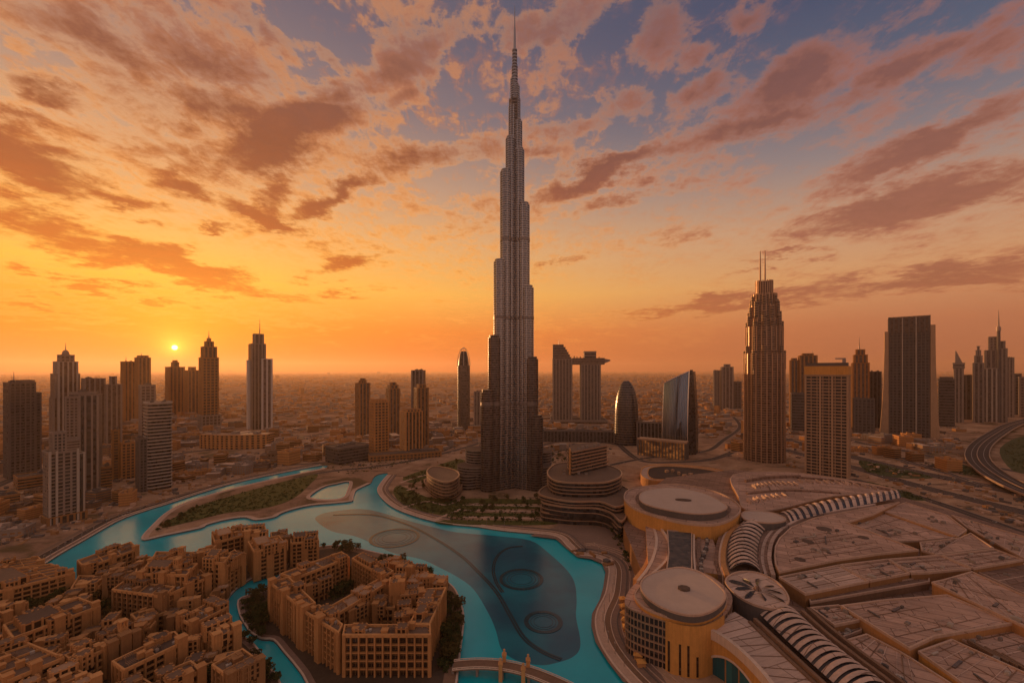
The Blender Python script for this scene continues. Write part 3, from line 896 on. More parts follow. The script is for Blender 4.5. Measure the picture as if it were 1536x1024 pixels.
t = simple('apartment_tower', 277, 299, 624, 556, 'hazy squat tower joined beside the domed spire tower', 1, 14, 'pier', 'glass_brown', 'sand_wall_dark', [(.25, 551)])
t = Tower('spire_tower', 297, 329, 642, 1, 12, 'dark brown tower with tiered crown and needle spire right of the sun', 'tower')
t.shaft('podium', t.rc(-.02, 1.08, -.1, 1.0), 622, None, 'grid', 'glass_brown', 'concrete')
t.shaft('shaft', t.rc(.04, .96, .0, .96), 537, 622, 'grid', 'glass_dark', 'sand_wall_dark')
t.shaft('upper_shaft', t.rc(.14, .88, .1, .9), 521, 537, 'pier', 'glass_dark', 'sand_wall_dark')
t.shaft('crown', t.rc(.30, .74, .28, .72), 513, 521, 'pier', 'glass_dark', 'sand_wall_dark'); t.shaft('crown', t.rc(.4, .62, .38, .62), 507, 513, 'plain', 'glass_dark', 'sand_wall_dark')
t.spire(.51, 507, 496)
t = Tower('mast_tower', 370, 408, 645, .85, 9, 'slim dark tower with pale side slab and tall mast beyond the crescent block', 'tower')
t.shaft('shaft', t.rc(.08, .72, 0, .95), 517, None, 'pier', 'glass_dark', 'steel_dark')
t.shaft('side_wing', t.rc(.52, 1, -.12, .6), 539, None, 'pier', 'glass_grey', 'white_panel', gap=14)
t.shaft('side_slab', t.rc(-.02, .075, .2, .9), 540, None, 'plain', 'glass_grey', 'white_panel')
t.shaft('crown', t.rc(.24, .66, .2, .75), 502, 517, 'pier', 'glass_dark', 'concrete')
t.spire(.52, 502, 478)
t = simple('apartment_block', 167, 179, 720, 645, 'slender sand coloured block left of the white banded tower', 1, 10, 'grid', 'glass_brown', 'sand_wall_dark')
t = simple('apartment_block', 179, 203, 719, 664, 'low sand coloured block against the white banded tower', .8, 10, 'grid', 'glass_brown', 'sand_wall')
for (a, b, yb, yt, lab) in ((20, 75, 735, 712, 'low dark commercial block with pale roof edge below the dark office tower'), (128, 168, 735, 700, 'low tan block between the ribbed tower and the slender block'), (-20, 30, 760, 742, 'low brown block cut by the western frame edge')):
    simple('commercial_block', a, b, yb, yt, lab, 1.1, 8, 'band', 'glass_dark', 'sand_wall_dark', cat='building')


def crescent():
    c = at(350, 672); o = empty('crescent_block', c)
    w = 100 * c.y / F
    A = [(-w / 2 + w * k / 14, -w * .09 * math.sin(math.pi * k / 14)) for k in range(15)]
    poly = A + [(x, y + w * .2) for x, y in reversed(A)]
    z1 = HC - (651 - HY) * c.y / F
    mb = MB(); mb.corrug(poly, 0, z1, 6, 1.8, .8, 0, 1, 2); mb.piers(poly, 0, z1 + .5, 9, 3, 1.6, 1, edges=range(14))
    mb.build('facade', [M['glass_brown'], M['sand_wall'], M['tan_roof']], o)
    for k in (-.3, 0, .32):
        mb = MB(); mb.box(w * k, w * .06, z1, z1 + 6, w * .08, w * .08); mb.build('plant_room', M['concrete'], o)
    tag(o, 'long crescent shaped sand block with many bays below the mast tower', 'building')


crescent()

# --- the group between the canal and the great tower
t = simple('apartment_tower', 533, 555, 657, 575, 'brown tower with small round cap, first of the middle cluster', 1, 20, 'pier', 'glass_grey', 'sand_wall_dark', [(.25, 571), (.33, 568)])
t = simple('apartment_tower', 579, 600, 655, 583, 'brown tower with domed cap at the back of the middle cluster', 1, 18, 'pier', 'glass_grey', 'sand_wall_dark', [(.12, 578), (.27, 574)])
t = simple('office_tower', 617, 638, 655, 556, 'tallest flat topped tower at the back of the middle cluster', .9, -12, 'pier', 'glass_dark', 'steel_dark')
t = simple('apartment_tower', 621, 643, 672, 582, 'ribbed tower with round penthouse in front of the flat topped tower', 1, 16, 'pier', 'glass_brown', 'sand_wall_dark', [(.2, 577)])
t = simple('apartment_tower', 554, 583, 682, 602, 'boxy gridded tan tower with heavy cornice fronting the middle cluster', .9, 22, 'grid', 'glass_brown', 'sand_wall', [(.08, 599)])
t = simple('apartment_tower', 600, 634, 684, 617, 'broad ribbed tan tower with flat cornice, shortest of the middle cluster', .9, 20, 'pier', 'glass_brown', 'sand_wall', [(.1, 614)])
t = simple('podium_block', 552, 662, 693, 678, 'long low podium under the two front towers of the middle cluster', .28, 8, 'grid', 'glass_brown', 'sand_wall_dark', cat='building')
t = simple('office_block', 488, 553, 697, 668, 'low dark angular office block with a pale flat roof by the pond', .8, 30, 'band', 'glass_dark', 'concrete_dark', cat='building')
t = Tower('bullet_tower', 686, 705, 645, 1, 0, 'slender bullet shaped tower with pointed lattice crown beside the great tower', 'tower')
zt, zb = t.z(521), t.z(548); L = []; Mx = []; h = (zt - zb); r = t.W / 2
mb = MB(); mb.corrug(ngon(r, r, 20), 0, zb, 9, 3, .5, 0, 1, 1); mb.piers(ngon(r, r, 20), 0, zb, 9, 1.6, 1.0, 1, ends=False)
mb.build('shaft', [M['glass_grey'], M['concrete_dark'], M['concrete']], t.o)
prof = [(math.sqrt(max(0, 1 - (k / 8) ** 1.7)), k / 8) for k in range(9)]
mb = MB(); mb.loops([[(r * .86 * p * math.cos(a), r * .86 * p * math.sin(a), zb + h * .9 * q) for a in (2 * math.pi * i / 16 for i in range(16))] for p, q in prof[:-1]], [0] * 7, 0, 0); mb.build('crown', M['glass_dark'], t.o)
for k in range(8):
    a = 2 * math.pi * k / 8
    mb = MB(); mb.tube([(r * (p + .02) * math.cos(a), r * (p + .02) * math.sin(a), zb + h * q) for p, q in prof], 1.3, .7, 6); mb.build('crown_rib', M['concrete_pale'], t.o)
t = simple('apartment_tower', 711, 724, 644, 588, 'slim ribbed tower tucked against the west side of the great tower', 1, 0, 'pier', 'glass_grey', 'concrete')

# --- the pair of towers joined by a sky bridge
t = Tower('sky_bridge_towers', 829, 902, 634, .32, 4, 'two pale towers joined by a cantilevered sky bridge, the first with a sloping top', 'tower')
P = t.rc(0, .40); za, zb_ = t.z(517), t.z(539); w = t.W
t.shaft('west_tower', P, 539, None, 'pier', 'glass_grey', 'concrete')
mb = MB(); n = 6
for k in range(n):
    f = .40 - (.40 - .0) * 0; xa = 0; top = zb_ + (za - zb_) * (k + 1) / n
    xe = .20 + .20 * (1 - (k + .5) / n) ** .8
    mb.prism(t.rc(0, xe * .98, .02, .98), zb_ + (za - zb_) * k / n + .5, top - 2, 0, 1); mb.prism(t.rc(-.004, xe, -.01, 1.01), top - 2, top, 1, 1)
mb.build('sloping_crown', [M['glass_grey'], M['concrete']], t.o)
t.spire(.13, 517, 508)
t.shaft('east_tower', t.rc(.585, .985), 547, None, 'pier', 'glass_grey', 'concrete')
mb = MB(); mb.corrug(t.rc(.402, 1.07, .05, .95), t.z(547) + .6, t.z(537), 7, 2, .6, 0, 1, 2); mb.build('sky_bridge', [M['glass_brown'], M['concrete'], M['tan_roof']], t.o)
mb = MB(); x0, x1 = -w / 2 + w * 1.075, -w / 2 + w * 1.20; d = t.D * .3
mb.loops([[(x0, -d, t.z(545)), (x0, d, t.z(545)), (x0, d, t.z(538)), (x0, -d, t.z(538))], [(x1, -d * .5, t.z(541.5)), (x1, d * .5, t.z(541.5)), (x1, d * .5, t.z(539.5)), (x1, -d * .5, t.z(539.5))]], [0], 0, 0)
mb.build('cantilever_deck', M['steel_dark'], t.o)
t.shaft('penthouse', t.rc(.66, .90, .2, .8), 528, 537, 'band', 'glass_dark', 'concrete')
mb = MB()
for k in range(9): mb.box(-w / 2 + w * (.45 + .065 * k), rng.uniform(-.2, .2) * t.D, t.z(537), t.z(537) + rng.uniform(3, 9), 4, 4)
mb.build('roof_garden_pavilions', M['sand_wall_dark'], t.o)
t.shaft('podium', t.rc(-.05, 1.1, -.5, 1.2), 628, None, 'band', 'glass_brown', 'concrete')

# --- dark bullet tower and mirrored sail tower
t = Tower('pointed_tower', 921, 958, 669, .8, 0, 'dark pointed arch shaped tower with spiked tip left of the mirrored glass tower', 'tower')
zt = t.z(571); r = t.W / 2; L = []; n = 26
prof = lambda q: (1 - .10 * q if q < .45 else (.955 * math.sqrt(max(0.02, 1 - ((q - .45) / .56) ** 2.0))))
mb = MB(); Mx = []
for k in range(n):
    for (qq, o_) in ((k / n, 0), ((k + .75) / n, 0), ((k + .75) / n, .5), ((k + 1) / n, .5)):
        p = prof(qq); L.append([(x * p + (o_ if x > 0 else -o_), y * p, zt * qq) for x, y in ngon(r, r * .8, 24)]); Mx.append(0 if o_ == 0 else 1)
mb.loops(L, Mx[:-1], 1, 0); mb.build('shaft', [M['glass_dark'], M['steel_dark']], t.o)
for sx in (-1, 1):
    mb = MB(); mb.tube([(sx * r * (prof(q) + .01), 0, zt * q) for q in (k / 16 for k in range(16))], 1.4, 1.0, 6); mb.build('edge_fin', M['concrete'], t.o)
mb = MB()
for x, y, hh in ((-3, 0, 7), (0, 2, 11), (3, -1, 9), (5, 1, 5), (-5, 1, 4)): mb.tube([(x, y, zt - 6), (x, y, zt + hh)], .9, .25, 5)
mb.build('tip_spikes', M['antenna_metal'], t.o)


def sail_tower():
    t = Tower('mirror_tower', 993, 1055, 684, .75, -16, 'curved mirrored glass tower with slanting roof reflecting the sunset', 'tower')
    W, D = t.W, t.D; zl, zr = t.z(575), t.z(557); nz, nx = 14, 16
    def front(u, q): return (-W / 2 + W * .74 * u + W * .07 * u * q * 0, -D / 2 + D * (.10 * math.sin(math.pi * u) * 0 + .26 * q * q) - D * .07 * math.sin(math.pi * u))
    top = lambda u: zl + (zr - zl) * u
    mb = MB(); V = {}
    for j in range(nz + 1):
        mb_row = []
        for i in range(nx + 1):
            u = i / nx; q = j / nz; x, y = front(u, q); mb_row.append((x, y, top(u) * q))
        V[j] = mb_row
    mb.loops([V[j] for j in range(nz + 1)], [0] * nz, closed=False)
    mb.build('mirror_facade', M['glass_mirror'], t.o, smooth=True)
    mb = MB()
    for j in range(nz):
        q0, q1 = j / nz, (j + 1) / nz
        def ring(q):
            a = front(0, q); b = front(1, q); zz0, zz1 = zl * q, zr * q; bow = W * .22 * (1 - q ** 2.2)
            return [(a[0], a[1] + .3, zz0), (b[0], b[1] + .3, zz1), (b[0] + W * .06 + bow * .55, b[1] + D * .3, zz1), (b[0] + W * .03 + bow * .4, D / 2, zz1), (a[0], D / 2, zz0)]
        A, B = ring(q0), ring(q1)
        for i in range(1, 5):
            k = (i + 1) % 5; mb.face([A[i], A[k], B[k], B[i]], 0)
        if j == nz - 1: mb.face(B, 1)
    mb.build('body', [M['glass_dark'], M['steel_dark']], t.o)
    mb = MB()
    for i in range(0, nx + 1):
        mb.tube([(V[j][i][0], V[j][i][1] - .25, V[j][i][2]) for j in range(nz + 1)], .42, .42, 4)
    mb.build('facade_mullions', M['steel_dark'], t.o)
    mb = MB(); a = V[nz]; mb.tube([(x, y, z + .4) for x, y, z in a], 1.3, 1.3, 6); mb.tube([(V[j][nx][0], V[j][nx][1], V[j][nx][2]) for j in range(nz + 1)], 1.2, 1.2, 6)
    mb.tube([(V[j][0][0], V[j][0][1], V[j][0][2]) for j in range(nz + 1)], 1.0, 1.0, 6); mb.build('edge_frame', M['steel'], t.o)
    mb = MB(); b = front(1, 1); mb.box(b[0] + 3, b[1] + 8, zr - 4, zr + 4, 5, 7); mb.build('roof_crane', M['concrete_dark'], t.o)


sail_tower()
t = Tower('office_wing', 955, 1000, 672, .35, -6, 'low dark glass wing joining the pointed tower to the mirrored tower', 'building')
t.shaft('facade', t.rc(0, 1), 634, None, 'pier', 'glass_dark', 'steel_dark')
t = Tower('lobby_hall', 957, 1032, 690, .22, -16, 'low glazed hall glowing amber at the foot of the mirrored tower', 'building')
z1 = t.z(660); mb = MB(); mb.prism(t.rc(.01, .99, .04, .96), 0, z1 - 1.5, 0, 0); mb.build('amber_glazing', M['amber_emit_glass'], t.o)
mb = MB(); mb.piers(t.rc(0, 1), 0, z1 - 1.5, 7, 2.0, 1.6, 0); mb.build('columns', M['concrete_dark'], t.o)
mb = MB(); mb.prism(t.rc(-.01, 1.01, -.08, 1.05), z1 - 1.5, z1 + 2); mb.build('roof', M['tan_roof'], t.o)
t = simple('convention_block', 800, 922, 664, 646, 'long low dark hall behind the road between the great tower and the pointed tower', .15, 2, 'pier', 'glass_dark', 'concrete_dark', cat='building')

# --- the stepped twin mast tower


def masted_tower():
    t = Tower('twin_mast_tower', 1113, 1181, 698, 1, 0, 'tall stepped ribbed tower with twin roof masts in front of the eastern skyline', 'tower')
    r = t.W / 2 * .93
    def lobed(rr, n=12): return [((rr * (1 + .055 * math.cos(n * a))) * math.cos(a), (rr * (1 + .055 * math.cos(n * a))) * math.sin(a) * .9) for a in (2 * math.pi * k / 72 for k in range(72))]
    tiers = [(1.0, 660, 698), (.985, 532, 660), (.90, 492, 532), (.80, 480, 492), (.72, 460, 480), (.60, 443, 460), (.40, 423, 443)]
    for k, (f, yt, yb) in enumerate(tiers):
        z0 = 0 if k == 0 else t.z(yb); z1 = t.z(yt)
        mb = MB(); P = lobed(r * f)
        mb.corrug(P, z0, z1, 5.2, 1.2, .5, 0, 1, 2)
        for j in range(24):
            a = 2 * math.pi * (j + .5) / 24; rr = r * f * (1 + .055 * math.cos(12 * a)) + .6
            mb.box(rr * math.cos(a), rr * math.sin(a) * .9, z0, z1 + 2.5, 3.2, 2.0, a, 1)
        mb.build('base' if k == 0 else 'shaft' if k == 1 else 'setback', [M['glass_brown'], M['bronze_band'], M['dark_roof']], t.o)
    # clustered bays that break off at different heights
    for j in range(12):
        a = 2 * math.pi * j / 12
        for f, zt in ((.92, t.z(526 - 7 * (j % 2))), (.83, t.z(483 - 8 * (j % 2))), (.74, t.z(468 - 7 * (j % 3))), (.62, t.z(450 - 5 * (j % 2)))):
            mb = MB(); rb = r * .15 * f
            mb.corrug(ngon(rb, rb, 8, r * f * math.cos(a), r * f * math.sin(a) * .9), zt - 40 * (f / .9), zt, 5.2, 1.2, .5, 0, 1, 2)
            mb.build('bay', [M['glass_brown'], M['bronze_band'], M['dark_roof']], t.o)
    for fx in (-.09, .02):
        mb = MB(); mb.tube([(t.W * fx, 0, t.z(424) - 4), (t.W * fx, 0, t.z(400))], 2.0, 1.6, 8); mb.tube([(t.W * fx, 0, t.z(400)), (t.W * fx, 0, t.z(376))], 1.5, .9, 8); mb.build('mast', M['bronze_band'], t.o)


masted_tower()
t = Tower('hotel_tower', 1207, 1276, 718, .42, -8, 'broad tan hotel slab with gridded balconies and a plain amber cornice', 'tower')
t.shaft('shaft', t.rc(.02, .98, .03, .97), 563, None, 'grid', 'glass_dark', 'tan_wall', fh=6.0, gap=9, out=1.8, pw=1.2)
mb = MB()
for fx in (0.0, .345, .62, .955): mb.prism(t.rc(fx, fx + .045, -.035, 1.03), 0, t.z(563))
mb.build('pilaster', M['tan_wall'], t.o)
mb = MB(); mb.prism(t.rc(-.005, 1.005, -.05, 1.05), t.z(563) + .6, t.z(549)); mb.build('cornice', M['amber_stone'], t.o)
mb = MB(); mb.prism(t.rc(.04, .96, .08, .92), t.z(549), t.z(544)); mb.build('penthouse', M['concrete_dark'], t.o)
mb = MB(); mb.box(t.W * .38, 0, t.z(544), t.z(538), 5, 5); mb.box(t.W * .3, 0, t.z(539), t.z(537), 16, 1.2); mb.build('roof_crane', M['antenna_metal'], t.o)

# --- the great flared slab and the eastern skyline
t = Tower('flared_tower', 1320, 1410, 658, .55, 3, 'massive dark ribbed slab tower between two pale flaring side walls', 'tower')
W, D = t.W, t.D
t.shaft('shaft', t.rc(.155, .84, .04, .96), 484, None, 'grid', 'glass_dark', 'concrete_dark', gap=9)
t.shaft('upper_ribs', t.rc(.15, .845, .02, .98), 477, 500, 'pier', 'glass_brown', 'concrete_dark', gap=11)
mb = MB()
for fx in (.375, .605): mb.prism(t.rc(fx, fx + .018, -.02, .2), 0, t.z(478))
mb.build('pilaster', M['concrete_pale'], t.o)
for (xa, xb, xt, yt) in ((-.01, .145, .075, 497), (1.005, .85, .93, 490)):
    mb = MB(); z1 = t.z(yt); n = 10; L = []
    for k in range(n + 1):
        q = k / n; xo = xa + (xt - xa) * (1 - (1 - q) ** 2.2); f0, f1 = min(xo, xb), max(xo, xb)
        L.append([(x, y, z1 * q) for x, y in t.rc(f0, f1, .0, .9)])
    mb.loops(L, [0] * n, 0, 0); mb.build('side_wall', M['tan_wall'], t.o)
E1 = [('office_tower', 1070, 1080, 614, 556, 'thin hazy tower, first of the small group left of the twin mast tower', .9, 8, 'pier', 'glass_grey', 'concrete', None, None),
      ('office_tower', 1081, 1100, 615, 551, 'hazy tower with a boxed cap in the small group left of the twin mast tower', .9, 8, 'pier', 'glass_grey', 'concrete', [(.25, 547)], None),
      ('office_tower', 1100, 1112, 615, 573, 'short hazy block closing the small group left of the twin mast tower', .9, 8, 'grid', 'glass_dark', 'concrete_dark', None, None),
      ('office_tower', 1184, 1198, 642, 541, 'slim brown tower just right of the twin mast tower', .9, 8, 'pier', 'glass_grey', 'sand_wall_dark', [(.2, 538)], None),
      ('office_tower', 1197, 1226, 644, 534, 'brown tower with a roof crane behind the amber corniced hotel', .9, 8, 'pier', 'glass_brown', 'sand_wall_dark', [(.2, 531)], (.8, 534, 526)),
      ('office_tower', 1186, 1208, 646, 590, 'low dark block at the foot of the brown crane tower', .8, 6, 'band', 'glass_dark', 'concrete_dark', None, None),
      ('spire_tower', 1277, 1304, 646, 545, 'hazy setback tower with needle spire right of the amber corniced hotel', .9, 6, 'pier', 'glass_grey', 'sand_wall_dark', [(.10, 533), (.24, 525)], (.45, 525, 505)),
      ('office_tower', 1302, 1322, 642, 558, 'dark block between the needle spire tower and the flared slab', .9, 6, 'pier', 'glass_dark', 'concrete_dark', None, None),
      ('office_block', 1279, 1312, 652, 598, 'low dark glazed block below the needle spire tower', .8, 6, 'grid', 'glass_dark', 'concrete_dark', None, None),
      ('office_tower', 1407, 1432, 640, 569, 'squat dark block with rounded shoulder right of the flared slab', .8, 4, 'band', 'glass_dark', 'concrete_dark', [(.1, 566)], None),
      ('office_block', 1441, 1472, 630, 563, 'wide dark block beside the fin topped tower', .6, 4, 'pier', 'glass_dark', 'concrete_dark', None, None),
      ('office_tower', 1459, 1476, 634, 545, 'hazy tower with stepped pointed cap behind the wide dark block', .9, 4, 'pier', 'glass_grey', 'concrete', [(.15, 534), (.28, 526), (.38, 520)], None),
      ('office_tower', 1507, 1521, 626, 537, 'plain hazy slab right of the tall antenna tower', .9, 4, 'pier', 'glass_grey', 'concrete', None, None),
      ('office_tower', 1512, 1532, 622, 561, 'low dark slab near the eastern frame edge', .9, 4, 'grid', 'glass_dark', 'concrete_dark', None, None),
      ('office_tower', 1528, 1552, 626, 566, 'pale block cut by the eastern frame edge', .9, 4, 'grid', 'glass_grey', 'concrete', None, None)]
for a in E1: simple(*a[:6], aspect=a[6], rel=a[7], style=a[8], glass=a[9], frame=a[10], crown=a[11], spire=a[12])
t = Tower('fin_tower', 1429, 1447, 634, .8, 4, 'slim pale tower ending in a sharp triangular fin', 'tower')
t.shaft('shaft', t.rc(.1, .9), 553, None, 'pier', 'glass_grey', 'concrete'); t.shaft('crown', t.rc(0, 1), 545, 553, 'band', 'glass_grey', 'concrete')
mb = MB(); x0, x1 = -t.W * .32, t.W * .36
mb.loops([[(x0, -5, t.z(545)), (x1, -5, t.z(545)), (x1, 5, t.z(545)), (x0, 5, t.z(545))], [(x0 + 1, -2, t.z(526)), (x0 + 3, -2, t.z(526)), (x0 + 3, 2, t.z(526)), (x0 + 1, 2, t.z(526))]], [0], 0, 0)
mb.build('fin', M['concrete'], t.o)
t = Tower('antenna_tower', 1471, 1511, 634, .8, 4, 'tall pale stepped tower with round shaft and very long antenna', 'tower')
t.shaft('lower_wing', t.rc(.0, .62), 553, None, 'pier', 'glass_grey', 'concrete_pale'); t.shaft('upper_shaft', t.rc(.14, .62, .1, .9), 526, 553, 'pier', 'glass_grey', 'concrete')
t.shaft('upper_shaft', t.rc(.30, .64, .2, .8), 506, 526, 'grid', 'glass_grey', 'concrete')
t.shaft('side_wing', t.rc(.625, 1, .05, .9), 524, None, 'pier', 'glass_grey', 'concrete'); t.shaft('crown', t.rc(.70, .93, .2, .7), 513, 524, 'pier', 'glass_grey', 'concrete')
mb = MB(); mb.tube([(t.W * .17, -t.D * .42, 0), (t.W * .17, -t.D * .42, t.z(497))], t.W * .09, t.W * .075, 12); mb.build('round_shaft', M['concrete_dark'], t.o)
mb = MB(); x, y = t.W * .17, -t.D * .42; mb.tube([(x, y, t.z(497)), (x, y, t.z(491))], t.W * .10, t.W * .10, 10); mb.tube([(x, y, t.z(491)), (x, y, t.z(466))], t.W * .045, .5, 8); mb.build('antenna', M['antenna_metal'], t.o)
# ---------------------------------------------------------------- the great tower, its podium and the banded buildings round it
def great_tower():
    D0 = 737.0; c = Vector(((772 - CX) * D0 / F, D0, 0)); k = D0 / F
    Z = lambda y: HC - (y - HY) * k
    o = empty('great_tower', c)
    tag(o, 'immensely tall silver stepped tower tapering to a needle spire at the centre', 'tower')
    mats = [M['glass_burj'], M['steel_band'], M['steel_dark'], M['steel']]
    def capsule(d, r, w, n=9):
        a = math.atan2(d[1], d[0]); tip = [(d[0] * r + w * math.cos(a + t), d[1] * r + w * math.sin(a + t)) for t in (-math.pi / 2 + math.pi * i / n for i in range(n + 1))]
        return tip + [(w * math.cos(a + math.pi / 2) - d[0] * 2, w * math.sin(a + math.pi / 2) - d[1] * 2), (w * math.cos(a - math.pi / 2) - d[0] * 2, w * math.sin(a - math.pi / 2) - d[1] * 2)]
    L, Rr, B = (-.90, -.436), (.90, -.436), (0.0, 1.0)
    wings = [(L, [(587, 56.5, 11.6), (508, 44.6, 11.0), (396, 35.4, 10.4), (262, 24.6, 9.8), (211, 15.2, 8.4), (162, 10.2, 6.6), (120, 7.0, 4.8)]),
             (Rr, [(624, 47.5, 11.6), (539, 39.2, 11.0), (434, 32.0, 10.4), (311, 25.2, 9.8), (228, 16.2, 8.4), (185, 12.6, 6.8), (131, 8.2, 5.0)]),
             (B, [(600, 52, 11.6), (470, 42, 11.0), (350, 34, 10.4), (240, 26, 9.8), (175, 16, 7.0), (110, 8, 4.6)])]
    for d, ts in wings:
        w_o = empty('wing', (0, 0, 0)); w_o.parent = o
        f = .9 if d[0] else 1.0
        for i, (y, ext, w) in enumerate(ts):
            r = max(.5, (ext - w) / f)
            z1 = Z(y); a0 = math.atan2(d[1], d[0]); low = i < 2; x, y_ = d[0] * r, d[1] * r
            mt = [M['glass_burj_shaded'] if low else M['glass_burj'], M['steel_band_shaded'] if low else M['steel_band'], M['steel_dark'], M['concrete_dark'] if low else M['steel']]
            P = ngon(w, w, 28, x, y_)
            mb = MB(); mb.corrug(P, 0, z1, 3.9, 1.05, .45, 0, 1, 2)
            for t in (-115, -75, -35, 0, 35, 75, 115):
                q = a0 + R(t); mb.box(x + (w + .4) * math.cos(q), y_ + (w + .4) * math.sin(q), 0, z1 + 1.0, .7, .45, q, 3)
            mb.corrug(ngon(w - 1.6, w - 1.6, 20, x, y_), z1 + .03, z1 + 4.5, 4.5, 1.2, .3, 0, 1, 2)
            mb.build('setback', mt, w_o)
            nk = MB(); nk.corrug(rect(max(2, r), w * 1.25, x * .5, y_ * .5, a0), 0, z1 - 2.0, 4.6, 1.3, .4, 0, 2, 2); nk.build('link_wall', mt, w_o)
            for ym in (362, 478, 604):
                if Z(ym) < z1 - 12:
                    q = MB(); pa = off_poly(P, .85); pb = off_poly(P, -.5)
                    q.ribbon(pa + pa[:1], pb + pb[:1], Z(ym) - 2.6, Z(ym) + 2.6); q.build('mechanical_floor', M['steel_dark'], w_o)
    mb = MB(); mb.corrug(ngon(9, 9, 6), 0, Z(150), 5.4, 2.0, .4, 0, 1, 2)
    for i in range(6): mb.box(9.2 * math.cos(R(60 * i)), 9.2 * math.sin(R(60 * i)), 0, Z(148), 1.4, 1.4, R(60 * i), 2)
    for x in (-5, -2.2, 2.2, 5): mb.box(x, -8.3, 0, Z(250), .9, 1.2, 0, 1)
    mb.build('core', [M['glass_burj_shaded'], M['steel_dark'], M['steel_dark']], o)  # dark core colours carry the shade of the recess between the wings
    mb = MB(); mb.corrug(ngon(5.0, 5.0, 12), Z(150), Z(100), 5.4, 2, .4, 0, 1, 2); mb.corrug(ngon(4.0, 4.0, 12), Z(100), Z(75), 5.4, 2, .4, 0, 1, 2); mb.build('pinnacle', mats, o)
    mb = MB(); mb.tube([(0, 0, Z(75) - 2), (0, 0, Z(42))], 2.3, 1.6, 10); mb.tube([(0, 0, Z(42) - .5), (0, 0, Z(10))], 1.15, .35, 8); mb.build('spire', M['steel_band'], o)
    # podium
    def lp(px, py): p = at(px, py); return p.x - c.x, p.y - c.y
    for (px, py, rx, ry, h) in ((714, 727, 32, 26, 36), (717, 722, 22, 24, 60), (806, 727, 22, 26, 36), (813, 721, 17, 22, 56), (703, 731, 17, 16, 24)):
        x, y = lp(px, py)
        mb = MB(); mb.corrug(ngon(rx, ry, 32, x, y), 0, h, 4.6, 1.5, 1.1, 0, 1, 2); mb.build('podium', [M['glass_dark'], M['concrete'], M['dark_roof']], o)
    x, y = lp(771, 729)
    e = MB(); e.corrug(rect(50, 34, x, y + 17), 0, 29, 5, .9, .2, 0, 1, 2); e.piers(rect(50, 34, x, y + 17), 0, 29.4, 2.6, .6, .6, 1); e.build('entrance_hall', [M['glass_dark'], M['concrete_dark'], M['dark_roof']], o)
    mb = MB(); mb.box(x, y - 3, 5, 6.2, 58, 10); mb.build('canopy', M['concrete_pale'], o)


great_tower()


def banded(name, label, tiers, cat='building', mats=None, fh=5.0):
    """tiers: (pixel outline on the roof, bottom z, top z)"""
    mats = mats or [M['glass_dark'], M['bronze_band'], M['brown_roof']]
    c = at(*tiers[0][0][0]); o = empty(name, (c.x, c.y, 0))
    for px, z0, z1, nm in tiers:
        P = spline([(q.x - c.x, q.y - c.y) for q in (at(x, y, z1) for x, y in px)], 4, True)
        mb = MB(); P = ccw(P)
        n = max(1, round((z1 - z0) / fh)); h = (z1 - z0) / n; op = off_poly(P, 1.5); L = [[(x, y, z0) for x, y in P]]; Mx = []
        for k in range(n):
            zt = z0 + (k + 1) * h
            for q, zz, m_ in ((P, zt - .9, 0), (op, zt - .9, 1), (op, zt, 1)): L.append([(x, y, zz) for x, y in q]); Mx.append(m_)
            if k < n - 1: L.append([(x, y, zt) for x, y in P]); Mx.append(1)
        mb.loops(L, Mx); mb.shape(op, z1, 2)
        b = mb.build(nm, mats, o)
        q = MB(); ip = off_poly(P, -.2); q.ribbon(op + op[:1], ip + ip[:1], z1 + .02, z1 + 1.3); q.build('parapet', mats[1], b)
    tag(o, label, cat)
    return o, c


o, c = banded('ribbon_hotel', 'curving dark ribbon building with bright wavy floor edges between the lake and the domed hall', [
    ([(812, 765), (830, 770), (860, 773), (895, 774), (915, 780), (930, 793), (940, 775), (935, 740), (850, 730), (822, 748)], 0, 12, 'terrace'),
    ([(813, 752), (835, 758), (865, 761), (895, 762), (917, 769), (932, 782), (940, 765), (935, 735), (850, 726), (824, 739)], 12, 24, 'terrace'),
    ([(809, 740), (832, 748), (862, 752), (900, 752), (924, 760), (940, 752), (935, 730), (850, 722), (822, 728)], 24, 32, 'terrace'),
    ([(822, 708), (826, 717), (838, 722), (862, 724), (895, 724), (914, 722), (931, 714), (927, 704), (900, 696), (850, 694), (831, 698)], 32, 51, 'drum')])
P = [(86, 608), (147, 662), (136, 690), (98, 668), (84, 640)]
P = [(x - c.x, y - c.y) for x, y in P]
mb = MB(); mb.corrug(P, 51.05, 85, 4.6, 1.6, 1.2, 0, 1, 2); mb.build('upper_wing', [M['glass_dark'], M['bronze_band'], M['brown_roof']], o)
mb = MB(); mb.box(P[0][0] - 2.5, P[0][1] + 8, 51.05, 88, 1.6, 7); mb.build('end_wall', M['sand_wall_pale'], o)
for k in range(6):
    mb = MB(); x = P[0][0] + 12 + 7 * k; mb.box(x, P[0][1] + 20 + 6 * k, 85, 87 + k % 3, 4, 3); mb.build('plant_room', M['concrete'], o)
for k in range(7):
    mb = MB(); q = at(846 + 11 * (k % 4), 711 - 4 * (k // 4), 51); mb.box(q.x - c.x, q.y - c.y, 51.05, 52.5 + k % 3, 4, 3); mb.build('plant_room', M['concrete'], o)
banded('banded_drum', 'small rounded terraced building with pale floor edges on the park west of the great tower', [
    ([(638, 719), (644, 731), (660, 740), (676, 742), (690, 733), (690, 722), (665, 712)], 0, 9, 'terrace'),
    ([(641, 706), (645, 714), (656, 720), (669, 723), (681, 720), (688, 713), (683, 706), (665, 701), (650, 700)], 9, 33, 'drum')], mats=[M['glass_brown'], M['bronze_band'], M['brown_roof']])
